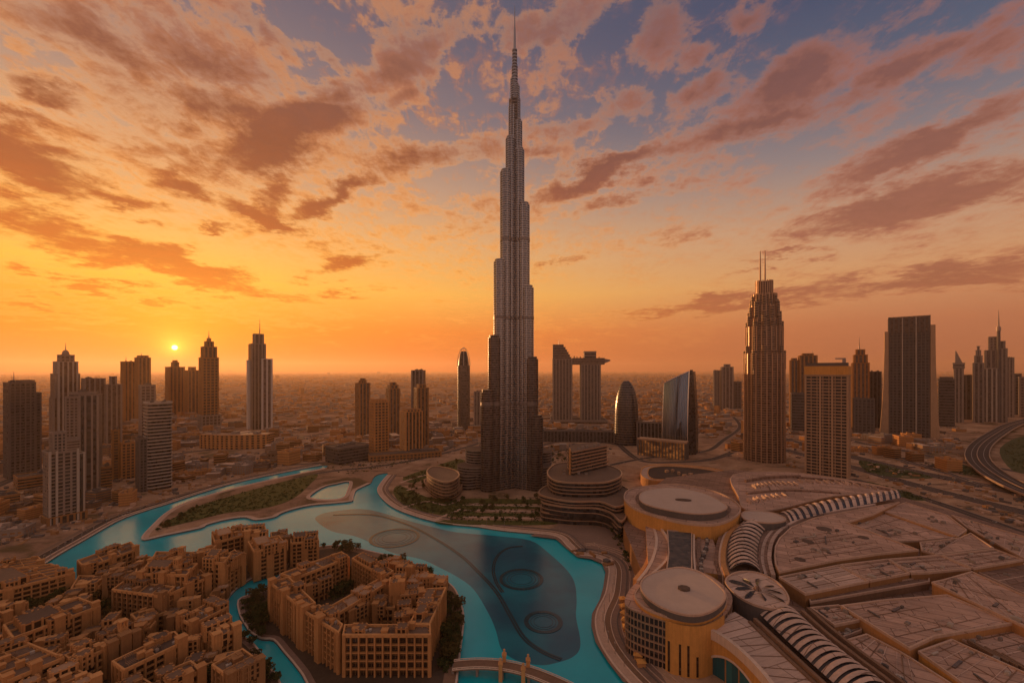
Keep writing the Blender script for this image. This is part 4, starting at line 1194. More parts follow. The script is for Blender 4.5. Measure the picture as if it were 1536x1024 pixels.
# ---------------------------------------------------------------- the shopping centre
MALL = empty('shopping_centre', at(1150, 880))
tag(MALL, 'sprawling shopping centre with round and ribbed tan roofs filling the eastern foreground', 'building')
MO = MALL.location


def mp(px, z): return [(q.x - MO.x, q.y - MO.y) for q in (at(x, y, z) for x, y in px)]


def roof_block(px, z, z0=0.0, wall='sand_wall_dark', roof='mall_roof', smooth=False, name='roof_section', lip=1.0, parent=None):
    P = mp(px, z); P = ccw(spline(P, 4, True) if smooth else P)
    mb = MB(); mb.solid(P, z0, z, 0, 1)
    o = mb.build(name, [M[wall], M[roof]], parent or MALL)
    if lip:
        a = off_poly(P, .35); b = off_poly(P, -.75)
        q = MB(); q.ribbon(a + a[:1], b + b[:1], z - .8, z + lip); q.build('parapet', M['paving_pale'], o)
    return o


NU = [0]


def roof_detail(px, z, n_seam=3, n_unit=3):
    """raised seams, cable trays and a few plant boxes on one quadrilateral roof"""
    A, B, C_, D_ = [Vector(q) for q in mp(px, z)]
    L = lambda u, v: A.lerp(B, u).lerp(D_.lerp(C_, u), v)
    mb = MB()
    n_seam *= 2
    for k in range(n_seam):
        t = (k + rng.uniform(.8, 1.1)) / (n_seam + 1)
        a, b = (L(t, .02), L(t, .98)) if k % 5 == 4 else (L(.02, t), L(.98, t))
        d = (b - a).normalized(); m_ = (a + b) / 2; mb.box(m_.x, m_.y, z + .01, z + .35, (b - a).length, rng.choice((.3, .4, .6)), math.atan2(d.y, d.x), k % 2)
    mb.build('roof_seam', [M['timber'], M['mall_roof_pale']], MALL)
    for k in range(n_unit):
        p = L(rng.uniform(.1, .9), rng.uniform(.1, .9)); w, h = rng.uniform(2.0, 5.5), rng.uniform(1.0, 2.4); a = R(28 + 90 * rng.randrange(2))
        mb = MB(); mb.box(p.x, p.y, z + .02, z + h, w, w * .55, a); mb.box(p.x, p.y, z + h, z + h + .4, w * .5, w * .3, a); mb.build('rooftop_unit', M[('concrete', 'concrete_pale', 'concrete_dark')[k % 3]], MALL)
    for k in range(2):
        a, b = L(rng.uniform(.1, .5), rng.uniform(.1, .9)), None; t = rng.uniform(.15, .4); d = (B - A).normalized() if k else (D_ - A).normalized(); b = a + d * min((B - A).length, (D_ - A).length) * t; m_ = (a + b) / 2
        mb = MB(); mb.box(m_.x, m_.y, z + .5, z + 1.3, (b - a).length, 1.0, math.atan2(d.y, d.x)); mb.build('duct', M['concrete_pale' if k else 'concrete_dark'], MALL)
    if rng.random() < .6:
        p = L(rng.uniform(.25, .75), rng.uniform(.25, .75)); mb = MB(); mb.box(p.x, p.y, z + .02, z + .9, rng.uniform(6, 12), 1.6, R(28)); mb.build('strip_skylight', M['glass_grey'], MALL)


def units(px, z, n, s=3.0, mat='concrete'):
    P = mp(px, z); xs = [p[0] for p in P]; ys = [p[1] for p in P]
    for k in range(n):
        a, b, cc = rng.random(), rng.random(), P[0]
        u = Vector(P[0]).lerp(Vector(P[1]), a); v = Vector(P[3]).lerp(Vector(P[2]), a); p = u.lerp(v, b)
        w, d, h = rng.uniform(.6, 1.6) * s, rng.uniform(.5, 1.2) * s, rng.uniform(1.2, 3.0)
        mb = MB(); mb.box(p.x, p.y, z + .02, z + h, w, d, R(28)); mb.box(p.x, p.y, z + h, z + h + .5, w * .6, d * .6, R(28)); mb.build('rooftop_unit', M[mat], MALL)


# base storeys under everything
roof_block([(935, 790), (948, 752), (1000, 716), (1100, 704), (1270, 718), (1352, 745), (1440, 770), (1560, 806), (1760, 900), (1760, 1200), (1420, 1200), (1300, 1088), (1215, 1010), (1150, 955), (1104, 924), (1096, 900), (1040, 862), (965, 862)], 20, 0, 'sand_wall_dark', 'mall_roof_dark', lip=0, name='base_storeys')
# upper round hall
roof_block([(936, 746), (950, 733), (1012, 727), (1070, 737), (1104, 754), (1110, 768), (1092, 782), (1064, 788), (1020, 784), (978, 773), (948, 761)], 40, 0, 'amber_stone', 'mall_roof', True, 'round_hall', 1.6)
P = mp([(953, 746), (966, 735), (1009, 731), (1058, 741), (1094, 759), (1091, 771), (1062, 777), (1030, 776), (986, 768), (960, 758)], 40.0); P = ccw(spline(P, 4, True))
mb = MB(); mb.shape(P, 40.03); mb.build('gutter', M['mall_roof_dark'], MALL)
roof_block([(959, 744), (970, 735), (1009, 731), (1055, 739), (1088, 756), (1086, 765), (1060, 770), (1030, 769), (990, 762), (965, 754)], 47.5, 40.05, 'concrete_dark', 'disc_roof', True, 'disc_roof', .5)
q = at(1025, 750, 47.5); mb = MB(); mb.prism(ngon(9, 4, 14, q.x - MO.x, q.y - MO.y, R(-12)), 47.55, 48.6); mb.build('roof_hatch', M['dark_roof'], MALL)
mb = MB()
for k in range(9):
    a = at(941 + 2.5 * k, 770 + 2.6 * k, 20)
mb.prism(mp([(940, 771), (944, 771), (962, 788), (960, 790)], 22), 8, 24); mb.build('arched_window', M['glass_dark'], MALL)
# connecting galleries between the two round halls
roof_block([(968, 786), (1066, 797), (1086, 862), (1010, 852), (962, 866), (972, 845)], 26, 0, 'amber_stone', 'mall_roof', lip=0)
roof_block([(1001, 796), (1038, 799), (1038, 860), (1000, 854), (1003, 830)], 30, 20, 'sand_wall_pale', 'concrete_dark', name='glazed_roof', lip=1.4)
P = mp([(1002, 797.5), (1037, 800.5), (1037, 858), (1001, 853)], 30)
mb = MB()
for k in range(20):
    t = (k + .5) / 20; a = Vector(P[0]).lerp(Vector(P[3]), t); b = Vector(P[1]).lerp(Vector(P[2]), t); d = (b - a).normalized(); nrm = Vector((-d.y, d.x))
    for s in (1,):
        mb.face([(a.x - nrm.x * .2, a.y - nrm.y * .2, 30.1), (b.x - nrm.x * .2, b.y - nrm.y * .2, 30.1), (b.x + nrm.x * 1.7, b.y + nrm.y * 1.7, 31.3), (a.x + nrm.x * 1.7, a.y + nrm.y * 1.7, 31.3)])
mb.build('roof_louvres', M['glass_grey'], MALL)
for pts, z, w, mt_ in (([(972, 784), (977, 808), (970, 842), (952, 868)], 22, 3, 'sand_wall_pale'), ([(979, 785), (985, 810), (977, 842), (957, 870)], 26.5, 2.5, 'kerb_stone'), ([(988, 786), (1003, 810), (1001, 836), (974, 863)], 29, 2.0, 'kerb_stone'), ([(994, 787), (1000, 797), (1007, 815), (1005, 838), (982, 863)], 27.5, 3.2, 'timber'),
                       ([(1041, 799), (1041, 830), (1043, 858)], 30.5, 1.6, 'kerb_stone'), ([(1049, 800), (1048, 830), (1052, 862)], 28.0, 3.0, 'mall_roof_dark')):
    p = spline(mp(pts, z), 8); mb = MB(); mb.ribbon(off_line(p, -w / 2), off_line(p, w / 2), 8, z); mb.build('curved_gallery', M[mt_], MALL)
for k in range(26):
    q = at(1056 + 5 * math.sin(k * .25) + rng.uniform(-1, 1), 796 + 2.9 * k, 26); mb = MB(); mb.box(q.x - MO.x, q.y - MO.y, 26.03, 27.5 + rng.random() * 2, rng.uniform(2, 3.6), rng.uniform(2, 3), R(rng.uniform(-20, 20))); mb.build('rooftop_unit', M['concrete_dark' if k % 3 else 'concrete_pale'], MALL)
for j, (dx, z, w, mt_) in enumerate(((0, 28, 4, 'mall_roof_dark'), (5, 30, 3, 'kerb_stone'), (9, 32, 4, 'sand_wall'), (13, 30.5, 2, 'timber'))):
    p = spline(mp([(1098 + dx, 786), (1084 + dx, 800), (1077 + dx, 820), (1076 + dx, 842), (1082 + dx, 862)], z), 8); mb = MB(); mb.ribbon(off_line(p, -w / 2), off_line(p, w / 2), 20, z); mb.build('curved_gallery', M[mt_], MALL)


def vault(left, right, z0, rise, n, thick=.55, mat='mall_roof_pale', dark='glass_dark'):
    """barrel roof of broad curved ribs with dark glazing between"""
    A = spline(mp(left, z0), 8); B = spline(mp(right, z0), 8)
    def samp(L, t):
        f = t * (len(L) - 1); i = min(int(f), len(L) - 2); return Vector(L[i]).lerp(Vector(L[i + 1]), f - i)
    v = empty('vault', (0, 0, 0)); v.parent = MALL
    def arch(t, up):
        a, b = samp(A, t), samp(B, t); d = (b - a); out = []
        for k in range(9):
            q = k / 8; p = a.lerp(b, q); out.append((p.x, p.y, z0 + (rise + up) * math.sin(math.pi * q) ** .8 + up * .2))
        return out
    mb = MB(); mb.loops([arch(k / 30, -.6) for k in range(31)], [0] * 30, closed=False); mb.build('vault_glazing', M[dark], v, smooth=True)
    for k in range(n):
        t0, t1 = k / n, (k + thick) / n
        mb = MB(); Ls = []
        for j in range(5):
            t = t0 + (t1 - t0) * j / 4; Ls.append(arch(t, .9 * math.sin(math.pi * j / 4)))
        mb.loops(Ls, [0] * 4, closed=False); mb.build('vault_rib', M[mat], v, smooth=True)
    return v


roof_block([(1096, 782), (1152, 788), (1146, 830), (1143, 858), (1090, 858), (1083, 835), (1086, 806)], 28, 20, 'sand_wall_dark', 'mall_roof_dark', True, 'vault_base', 0)
vault([(1110, 786), (1097, 800), (1091, 820), (1091, 838), (1095, 855)], [(1150, 790), (1142, 803), (1137, 820), (1136, 838), (1141, 857)], 29, 7, 13)
vault([(1168, 771), (1210, 758), (1260, 748), (1310, 741), (1344, 737)], [(1186, 783), (1225, 773), (1270, 762), (1315, 753), (1352, 746)], 30, 6, 18)
vault([(1140, 921), (1175, 955), (1215, 992), (1262, 1035), (1300, 1075)], [(1196, 917), (1232, 950), (1275, 985), (1325, 1022), (1375, 1065)], 28, 6, 17, .62)
for z, pts in ((31, [(1132, 926), (1168, 960), (1208, 997), (1255, 1040), (1295, 1080)]), (31, [(1203, 914), (1240, 947), (1283, 981), (1333, 1018), (1385, 1060)]), (29, [(1212, 910), (1250, 943), (1293, 977), (1343, 1013), (1400, 1056)]), (29, [(1124, 930), (1160, 965), (1200, 1002), (1247, 1045)])):
    p = spline(mp(pts, z), 6); mb = MB(); mb.ribbon(off_line(p, -1.1), off_line(p, 1.1), 20, z); mb.build('vault_gutter', M['timber'], MALL)
# flower-like round roof
lily_px = [(1088, 872), (1098, 861), (1116, 857), (1140, 860), (1166, 873), (1182, 893), (1181, 906), (1166, 913), (1150, 912), (1125, 904), (1102, 890)]
roof_block(lily_px, 33, 20, 'concrete_dark', 'mall_roof_pale', True, 'flower_roof', .8)
qc = at(1136, 884, 33); qx, qy = qc.x - MO.x, qc.y - MO.y
for k in range(9):
    a = 2 * math.pi * k / 9 + .3; mb = MB(); r1 = 21 if k % 2 else 17
    pts = [(qx + r * math.cos(a + s), qy + r * math.sin(a + s), z) for r, s, z in ((3, 0, 33.4), (r1 * .5, .17, 33.5), (r1 * .85, .13, 33.3), (r1, 0, 33.1), (r1 * .85, -.04, 34.6), (r1 * .5, -.04, 35.2))]
    mb.face(pts); mb.build('petal_skylight', M['glass_dark'], MALL)
mb = MB(); mb.prism(ngon(3, 3, 10, qx, qy), 33.1, 35.6, top_poly=ngon(1.5, 1.5, 10, qx, qy)); mb.build('finial', M['mall_roof_dark'], MALL)
roof_block([(1112, 773), (1117, 767), (1135, 766), (1160, 769), (1177, 776), (1177, 781), (1160, 784), (1140, 783), (1120, 780)], 36, 20, 'concrete_dark', 'disc_roof', True, 'oval_roof', .6)
# big roof planes
R1 = [(1169, 858), (1163, 846), (1162, 833), (1163, 820), (1169, 808), (1187, 791), (1222, 777), (1312, 760), (1349, 753), (1309, 772), (1270, 784), (1377, 825), (1317, 831), (1255, 840)]
roof_block(R1, 33, 20, 'sand_wall_dark', 'mall_roof')
roof_detail([(1180, 845), (1330, 822), (1260, 790), (1185, 803)], 33, 6, 9)
roof_detail([(1171, 864), (1256, 849), (1300, 871), (1210, 888)], 31, 4, 3)
for j, d in enumerate((0, 5, 10)):
    p = spline(mp([(1160 - d, 862), (1154 - d, 834), (1161 - d, 806), (1182 - d, 787), (1220 - d, 772), (1312, 756 - d * .3)], 30 - j), 8); mb = MB(); mb.ribbon(off_line(p, -1.6), off_line(p, 1.6), 20, 30.5 - j); mb.build('curved_gallery', M['mall_roof_dark' if j % 2 else 'mall_roof_pale'], MALL)
for (px, py, rx, ry) in ((1236, 793, 11, 8), (1212, 812, 8, 7), (1200, 839, 8, 6), (1295, 806, 8, 5), (1243, 829, 3, 3)):
    q = at(px, py, 33); s = q.y / F; mb = MB(); mb.prism(ngon(rx * s * .9, ry * s * 1.2, 18, q.x - MO.x, q.y - MO.y), 33.02, 33.5); mb.build('round_skylight', M['dark_roof'], MALL)
roof_block([(1169, 866), (1258, 848), (1303, 872), (1208, 891)], 31, 20, 'sand_wall_dark', 'mall_roof_pale')
roof_block([(1260, 847.5), (1332, 839), (1364, 860), (1305, 871.5)], 31, 20, 'sand_wall_dark', 'mall_roof')
roof_detail([(1260, 847.5), (1332, 839), (1364, 860), (1305, 871.5)], 31, 4, 3)
roof_block([(1334, 839), (1410, 833), (1456, 853), (1392, 859), (1367, 860)], 31, 20, 'sand_wall_dark', 'mall_roof')
roof_detail([(1334, 839), (1410, 833), (1456, 853), (1367, 860)], 31, 4, 3)
roof_block([(1275, 785), (1317, 766), (1433, 806), (1377, 811), (1340, 812)], 28, 20, 'sand_wall_dark', 'mall_roof')
roof_detail([(1275, 785), (1317, 766), (1433, 806), (1340, 812)], 28, 4, 3)
roof_block([(1320, 765), (1359, 754), (1421, 773), (1450, 795), (1437, 805)], 30, 20, 'amber_stone', 'mall_roof')
roof_block([(1383, 826), (1380, 814), (1440, 807), (1456, 800), (1490, 822), (1404, 832)], 31, 20, 'sand_wall_dark', 'mall_roof')
roof_detail([(1383, 826), (1380, 814), (1456, 800), (1404, 832)], 31, 4, 3)
roof_block([(1413, 833), (1492, 824), (1535, 840), (1460, 853)], 31, 20, 'sand_wall_dark', 'mall_roof')
roof_detail([(1413, 833), (1492, 824), (1535, 840), (1460, 853)], 31, 4, 3)
roof_block([(1452, 792), (1428, 773), (1560, 812), (1640, 850), (1540, 840)], 29, 20, 'sand_wall_dark', 'mall_roof')
roof_detail([(1452, 792), (1428, 773), (1560, 812), (1540, 840)], 29, 4, 3)
roof_block([(1462, 856), (1560, 842), (1700, 905), (1640, 940)], 27, 18, 'sand_wall_dark', 'mall_roof_dark')
roof_detail([(1462, 856), (1560, 842), (1700, 905), (1640, 940)], 27, 4, 3)
roof_block([(1398, 874), (1416, 870), (1458, 858), (1660, 950), (1610, 975)], 31, 18, 'sand_wall', 'mall_roof')
roof_detail([(1398, 874), (1416, 870), (1458, 858), (1610, 975)], 31, 4, 3)
roof_block([(1213, 897), (1303, 877), (1394, 865), (1394, 873), (1340, 882), (1216, 904)], 26, 20, 'timber', 'mall_roof_dark')
roof_block([(1262, 909), (1330, 900), (1421, 893), (1520, 935), (1402, 955), (1364, 973)], 29, 18, 'sand_wall', 'mall_roof')
roof_detail([(1262, 909), (1330, 900), (1520, 935), (1364, 973)], 29, 4, 3)
roof_block([(1216, 912), (1258, 908), (1292, 930), (1252, 938)], 27, 18, 'sand_wall_dark', 'mall_roof')
roof_detail([(1216, 912), (1258, 908), (1292, 930), (1252, 938)], 27, 4, 3)
roof_block([(1254, 940), (1294, 931), (1292, 946), (1262, 957)], 22, 18, 'sand_wall_dark', 'mall_roof_dark')
roof_detail([(1254, 940), (1294, 931), (1292, 946), (1262, 957)], 22, 4, 3)
roof_block([(1262, 963), (1300, 952), (1350, 978), (1370, 990), (1480, 1060), (1400, 1090)], 25, 18, 'sand_wall_dark', 'mall_roof')
roof_detail([(1262, 963), (1300, 952), (1370, 990), (1400, 1090)], 25, 4, 3)
roof_block([(1378, 978), (1428, 960), (1560, 1020), (1640, 1080), (1520, 1080)], 27, 18, 'amber_stone', 'mall_roof')
roof_detail([(1378, 978), (1428, 960), (1560, 1020), (1520, 1080)], 27, 4, 3)
roof_block([(1440, 958), (1530, 938), (1680, 1000), (1700, 1090), (1580, 1022)], 24, 18, 'sand_wall_dark', 'mall_roof')
roof_detail([(1440, 958), (1530, 938), (1680, 1000), (1580, 1022)], 24, 4, 3)
roof_block([(1640, 960), (1700, 930), (1900, 1040), (1800, 1100)], 28, 18, 'sand_wall_dark', 'mall_roof')
roof_detail([(1640, 960), (1700, 930), (1900, 1040), (1800, 1100)], 28, 4, 3)
# back roofs with saw-tooth lights
roof_block([(1100, 712), (1180, 708), (1272, 720), (1345, 736), (1250, 744), (1165, 764), (1118, 764), (1108, 745)], 25, 20, 'sand_wall_dark', 'mall_roof', True)
roof_detail([(1100, 712), (1180, 708), (1250, 744), (1108, 745)], 25, 4, 3)
for pts, n in (([(1130, 730), (1160, 725), (1205, 727)], 11), ([(1122, 752), (1150, 746), (1184, 742)], 9), ([(1200, 722), (1260, 724), (1320, 733)], 14)):
    p = spline(mp(pts, 26), 12)
    for k in range(n):
        a = p[int(k * (len(p) - 2) / n)]; mb = MB(); mb.loops([[(a[0] - 1, a[1] - 9, 25.1), (a[0] + 3.4, a[1] - 9, 25.1), (a[0] + 7, a[1] + 9, 25.1), (a[0] + 2, a[1] + 9, 25.1)], [(a[0] - .6, a[1] - 8, 28.6), (a[0], a[1] - 8, 28.6), (a[0] + 3, a[1] + 8, 28.6), (a[0] + 2.4, a[1] + 8, 28.6)]], [0], 0, 0); mb.build('saw_tooth_light', M['mall_roof_pale'], MALL)
for k, pts in enumerate(([(1120, 740), (1180, 735), (1260, 739)], [(1195, 716), (1260, 722), (1335, 735)], [(1118, 722), (1150, 717), (1200, 715)])):
    p = spline(mp(pts, 26), 8); mb = MB(); mb.ribbon(off_line(p, -2), off_line(p, 2), 25.02, 27 + k); mb.build('curved_gallery', M['mall_roof_dark'], MALL)
units([(1330, 812), (1400, 808), (1410, 818), (1345, 822)], 20, 7, 5, 'mall_roof')
units([(1300, 790), (1380, 800), (1370, 808), (1300, 800)], 28, 6)
units([(1360, 760), (1420, 778), (1430, 795), (1370, 775)], 30, 5)
units([(1440, 960), (1530, 945), (1560, 990), (1480, 1000)], 24, 8)
units([(1460, 800), (1540, 820), (1530, 835), (1480, 815)], 29, 5)
for k in range(5):
    mb = MB(); P = mp([(1450 + 13 * k, 963 + 5 * k), (1452 + 13 * k, 962.5 + 5 * k), (1500 + 14 * k, 990 + 6 * k), (1498 + 14 * k, 990.5 + 6 * k)], 24); mb.prism(P, 24.02, 26); mb.build('duct', M['timber'], MALL)
mb = MB(); mb.prism(mp([(1412, 885), (1413, 884), (1500, 921), (1499, 922)], 27), 25, 30.2); mb.build('wall_opening', M['glass_dark'], MALL)
# lower round hall
HALL = [(940, 906), (944, 888), (962, 871), (1014, 850), (1060, 861), (1092, 886), (1095, 906), (1078, 926), (1050, 938), (1020, 936), (994, 928), (962, 918)]
P = ccw(spline(mp(HALL, 33), 5, True)); mb = MB(); op = off_poly(P, .9); L = [[(x, y, 0) for x, y in P]]; Mx = []
for k in range(6):
    zt = 33 * (k + 1) / 6
    for q, zz, m_ in ((P, zt - 1.1, 0), (op, zt - 1.1, 1), (op, zt, 1)): L.append([(x, y, zz) for x, y in q]); Mx.append(m_)
    if k < 5: L.append([(x, y, zt) for x, y in P]); Mx.append(1)
mb.loops(L, Mx); mb.shape(op, 33, 2); mb.piers(P, 0, 33.1, 4.4, .3, .5, 1); mb.build('round_hall', [M['glass_dark'], M['bronze_band'], M['mall_roof']], MALL)
roof_block([(952, 893), (960, 880), (975, 868), (1014, 856), (1056, 866), (1086, 888), (1090, 903), (1075, 920), (1050, 930), (1022, 929), (992, 922), (965, 910)], 36, 33.05, 'amber_stone', 'mall_roof', True, 'roof_drum', .6)
roof_block([(961, 875), (975, 861), (1014, 851), (1052, 859), (1083, 882), (1088, 897), (1073, 913), (1048, 922), (1020, 920), (990, 909), (968, 893)], 41, 36.05, 'concrete_dark', 'disc_roof', True, 'disc_roof', .5)
q = at(1026, 883, 41); mb = MB(); mb.prism(ngon(4.5, 4, 8, q.x - MO.x, q.y - MO.y), 41.05, 42.2); mb.build('roof_hatch', M['dark_roof'], MALL)
# plain amber wall with tall slots wrapping the front of the hall
A0, A1 = [Vector(q) for q in mp([(997, 930), (1082, 922)], 33)]
i0 = min(range(len(P)), key=lambda i: (Vector(P[i]) - A0).length); i1 = min(range(len(P)), key=lambda i: (Vector(P[i]) - A1).length)
if i1 < i0: i0, i1 = i1, i0
seg = P[i0:i1 + 1] if i1 - i0 < len(P) / 2 else P[i1:] + P[:i0 + 1]
sa, sb = off_line(seg, 1.9), off_line(seg, 1.0)
mb = MB(); mb.ribbon(sa, sb, 0, 33.7); wo = mb.build('stone_front', M['amber_stone'], MALL)
for t in (.10, .27, .43, .56):
    i = int(t * (len(seg) - 1)); u, v = Vector(sa[i]), Vector(sa[min(i + 1, len(sa) - 1)]); ang = math.atan2((v - u).y, (v - u).x)
    mb = MB(); mb.box(u.x, u.y, 1, 21 - 7 * (t > .5), 1.4, .5, ang); mb.build('slot_window', M['window_glass'], wo)
# gallery with the arched opening
G0 = mp([(1052, 939), (1105, 916), (1260, 1045), (1300, 1090), (1180, 1090)], 30)
p0 = spline(mp([(1052, 940), (1082, 955), (1112, 978), (1145, 1012), (1180, 1060)], 28), 6); p1 = spline(mp([(1102, 917), (1140, 942), (1185, 978), (1235, 1022), (1290, 1075)], 28), 6)
mb = MB(); mb.ribbon(p0, p1, 24, 28, 0, 1); g_ = mb.build('gallery_roof', [M['amber_stone'], M['mall_roof_pale']], MALL)
mb = MB(); q0 = off_line(p0, 1.0); q1 = off_line(p0, -1.6); mb.ribbon(q0, q1, 23.5, 29.6); mb.build('parapet', M['kerb_stone'], g_)
mb = MB()
for k in range(1, 9):
    i = int(k * (len(p0) - 1) / 9); u, v = Vector(p0[i]), Vector(p1[i]); mb.tube([(u.x, u.y, 28.1), (v.x, v.y, 28.1)], .28, .28, 4)
mb.build('roof_seam', M['timber'], g_)
nn = len(p0); mb = MB()
i0, i1 = int(nn * .07), int(nn * .80)
for i in range(nn - 1):
    def under(j):
        if j < i0 or j > i1: return 0.0
        t = (j - i0) / (i1 - i0); return 17.5 * math.sin(math.pi * t) ** .42
    A, B = p0[i], p0[i + 1]; A2, B2 = off_line(p0, -2.4)[i], off_line(p0, -2.4)[i + 1]
    za, zb = under(i), under(i + 1)
    mb.face([(*A, za), (*B, zb), (*B, 24), (*A, 24)]); mb.face([(*A2, za), (*A2, 24), (*B2, 24), (*B2, zb)]); mb.face([(*A, za), (*A2, za), (*B2, zb), (*B, zb)])
mb.build('arched_wall', M['amber_stone'], g_)
arch = [(p0[i][0], p0[i][1], 17.5 * math.sin(math.pi * (i - i0) / (i1 - i0)) ** .42) for i in range(i0, i1 + 1)]
mb = MB(); mb.tube(arch, .8, .8, 6); mb.build('arch_trim', M['kerb_stone'], g_)
pg = off_line(p0, -.9); mb = MB(); mb.sheet([pg[i] for i in range(i0, i1 + 1)], [off_line(p0, -1.5)[i] for i in range(i0, i1 + 1)], .1)
mb = MB()
for i in range(i0, i1):
    mb.face([(*pg[i], 0), (*pg[i + 1], 0), (*pg[i + 1], arch[i + 1 - i0][2]), (*pg[i], arch[i - i0][2])])
mb.build('arch_glazing', M['glass_teal'], g_)
mb = MB()
for i in range(i0 + 2, i1, 4): mb.box(pg[i][0], pg[i][1], 0, arch[i - i0][2], .8, .8)
mb.build('arch_mullion', M['sand_wall'], g_)
# little stepped kiosks along the promenade side of the hall
for k in range(10):
    q = at(934 + 1.2 * k + 3.4 * max(0, k - 4), 897 + 10.5 * k, 3); tagk = empty('kiosk', (q.x, q.y, 0), R(20 * k))
    mb = MB(); mb.box(0, 0, 0, 3.2, 5, 4); mb.build('cabin', M['sand_wall'], tagk); mb = MB(); mb.loops([[(-3.2, -2.6, 3.25), (3.2, -2.6, 3.25), (3.2, 2.6, 3.25), (-3.2, 2.6, 3.25)], [(-.6, -.5, 4.8), (.6, -.5, 4.8), (.6, .5, 4.8), (-.6, .5, 4.8)]], [0], 0, 0); mb.build('canopy', M['amber_stone'], tagk)
    tag(tagk, 'small amber canopied kiosk on the promenade beside the round hall', 'kiosk', 'kiosks along the promenade')
# oval deck beyond the upper hall
OV = empty('oval_deck', at(1030, 712)); o0 = OV.location
def op_(px, z): return [(q.x - o0.x, q.y - o0.y) for q in (at(x, y, z) for x, y in px)]
P = ccw(spline(op_([(961, 708), (968, 700), (1000, 697), (1060, 702), (1105, 712), (1110, 721), (1090, 727), (1030, 723), (985, 722), (965, 717)], 14), 4, True))
mb = MB(); mb.solid(P, 0, 14, 0, 1); mb.build('deck', [M['sand_wall'], M['paving_pale']], OV)
I = off_poly(P, -12); J = off_poly(P, -13.2)
mb = MB(); mb.ribbon(P + P[:1], off_poly(P, -1.2) + off_poly(P, -1.2)[:1], 14.02, 16); mb.build('outer_parapet', M['sand_wall_pale'], OV)
mb = MB(); mb.ribbon(I + I[:1], J + J[:1], 14.02, 15.5); mb.build('inner_parapet', M['sand_wall_pale'], OV)
mb = MB(); mb.shape(J, 14.04); mb.build('court', M['asphalt'], OV)
for k in range(10):
    q = op_([(1000 + 9 * k, 709 + 1.3 * k + rng.uniform(-3, 3))], 14)[0]; mb = MB(); mb.box(*q, 14.1, 16 + rng.random() * 3, rng.uniform(4, 9), rng.uniform(3, 6), rng.random()); mb.build('pavilion', M['tan_roof'], OV)
tag(OV, 'racetrack shaped deck with a dark sunken court behind the upper round hall', 'building')
# ---------------------------------------------------------------- the sand coloured quarter, the island block, the footbridge
def inside(p, poly):
    c = False; j = len(poly) - 1
    for i in range(len(poly)):
        (x1, y1), (x2, y2) = poly[i], poly[j]
        if (y1 > p[1]) != (y2 > p[1]) and p[0] < (x2 - x1) * (p[1] - y1) / (y2 - y1) + x1: c = not c
        j = i
    return c


FOOT = []            # footprints already taken


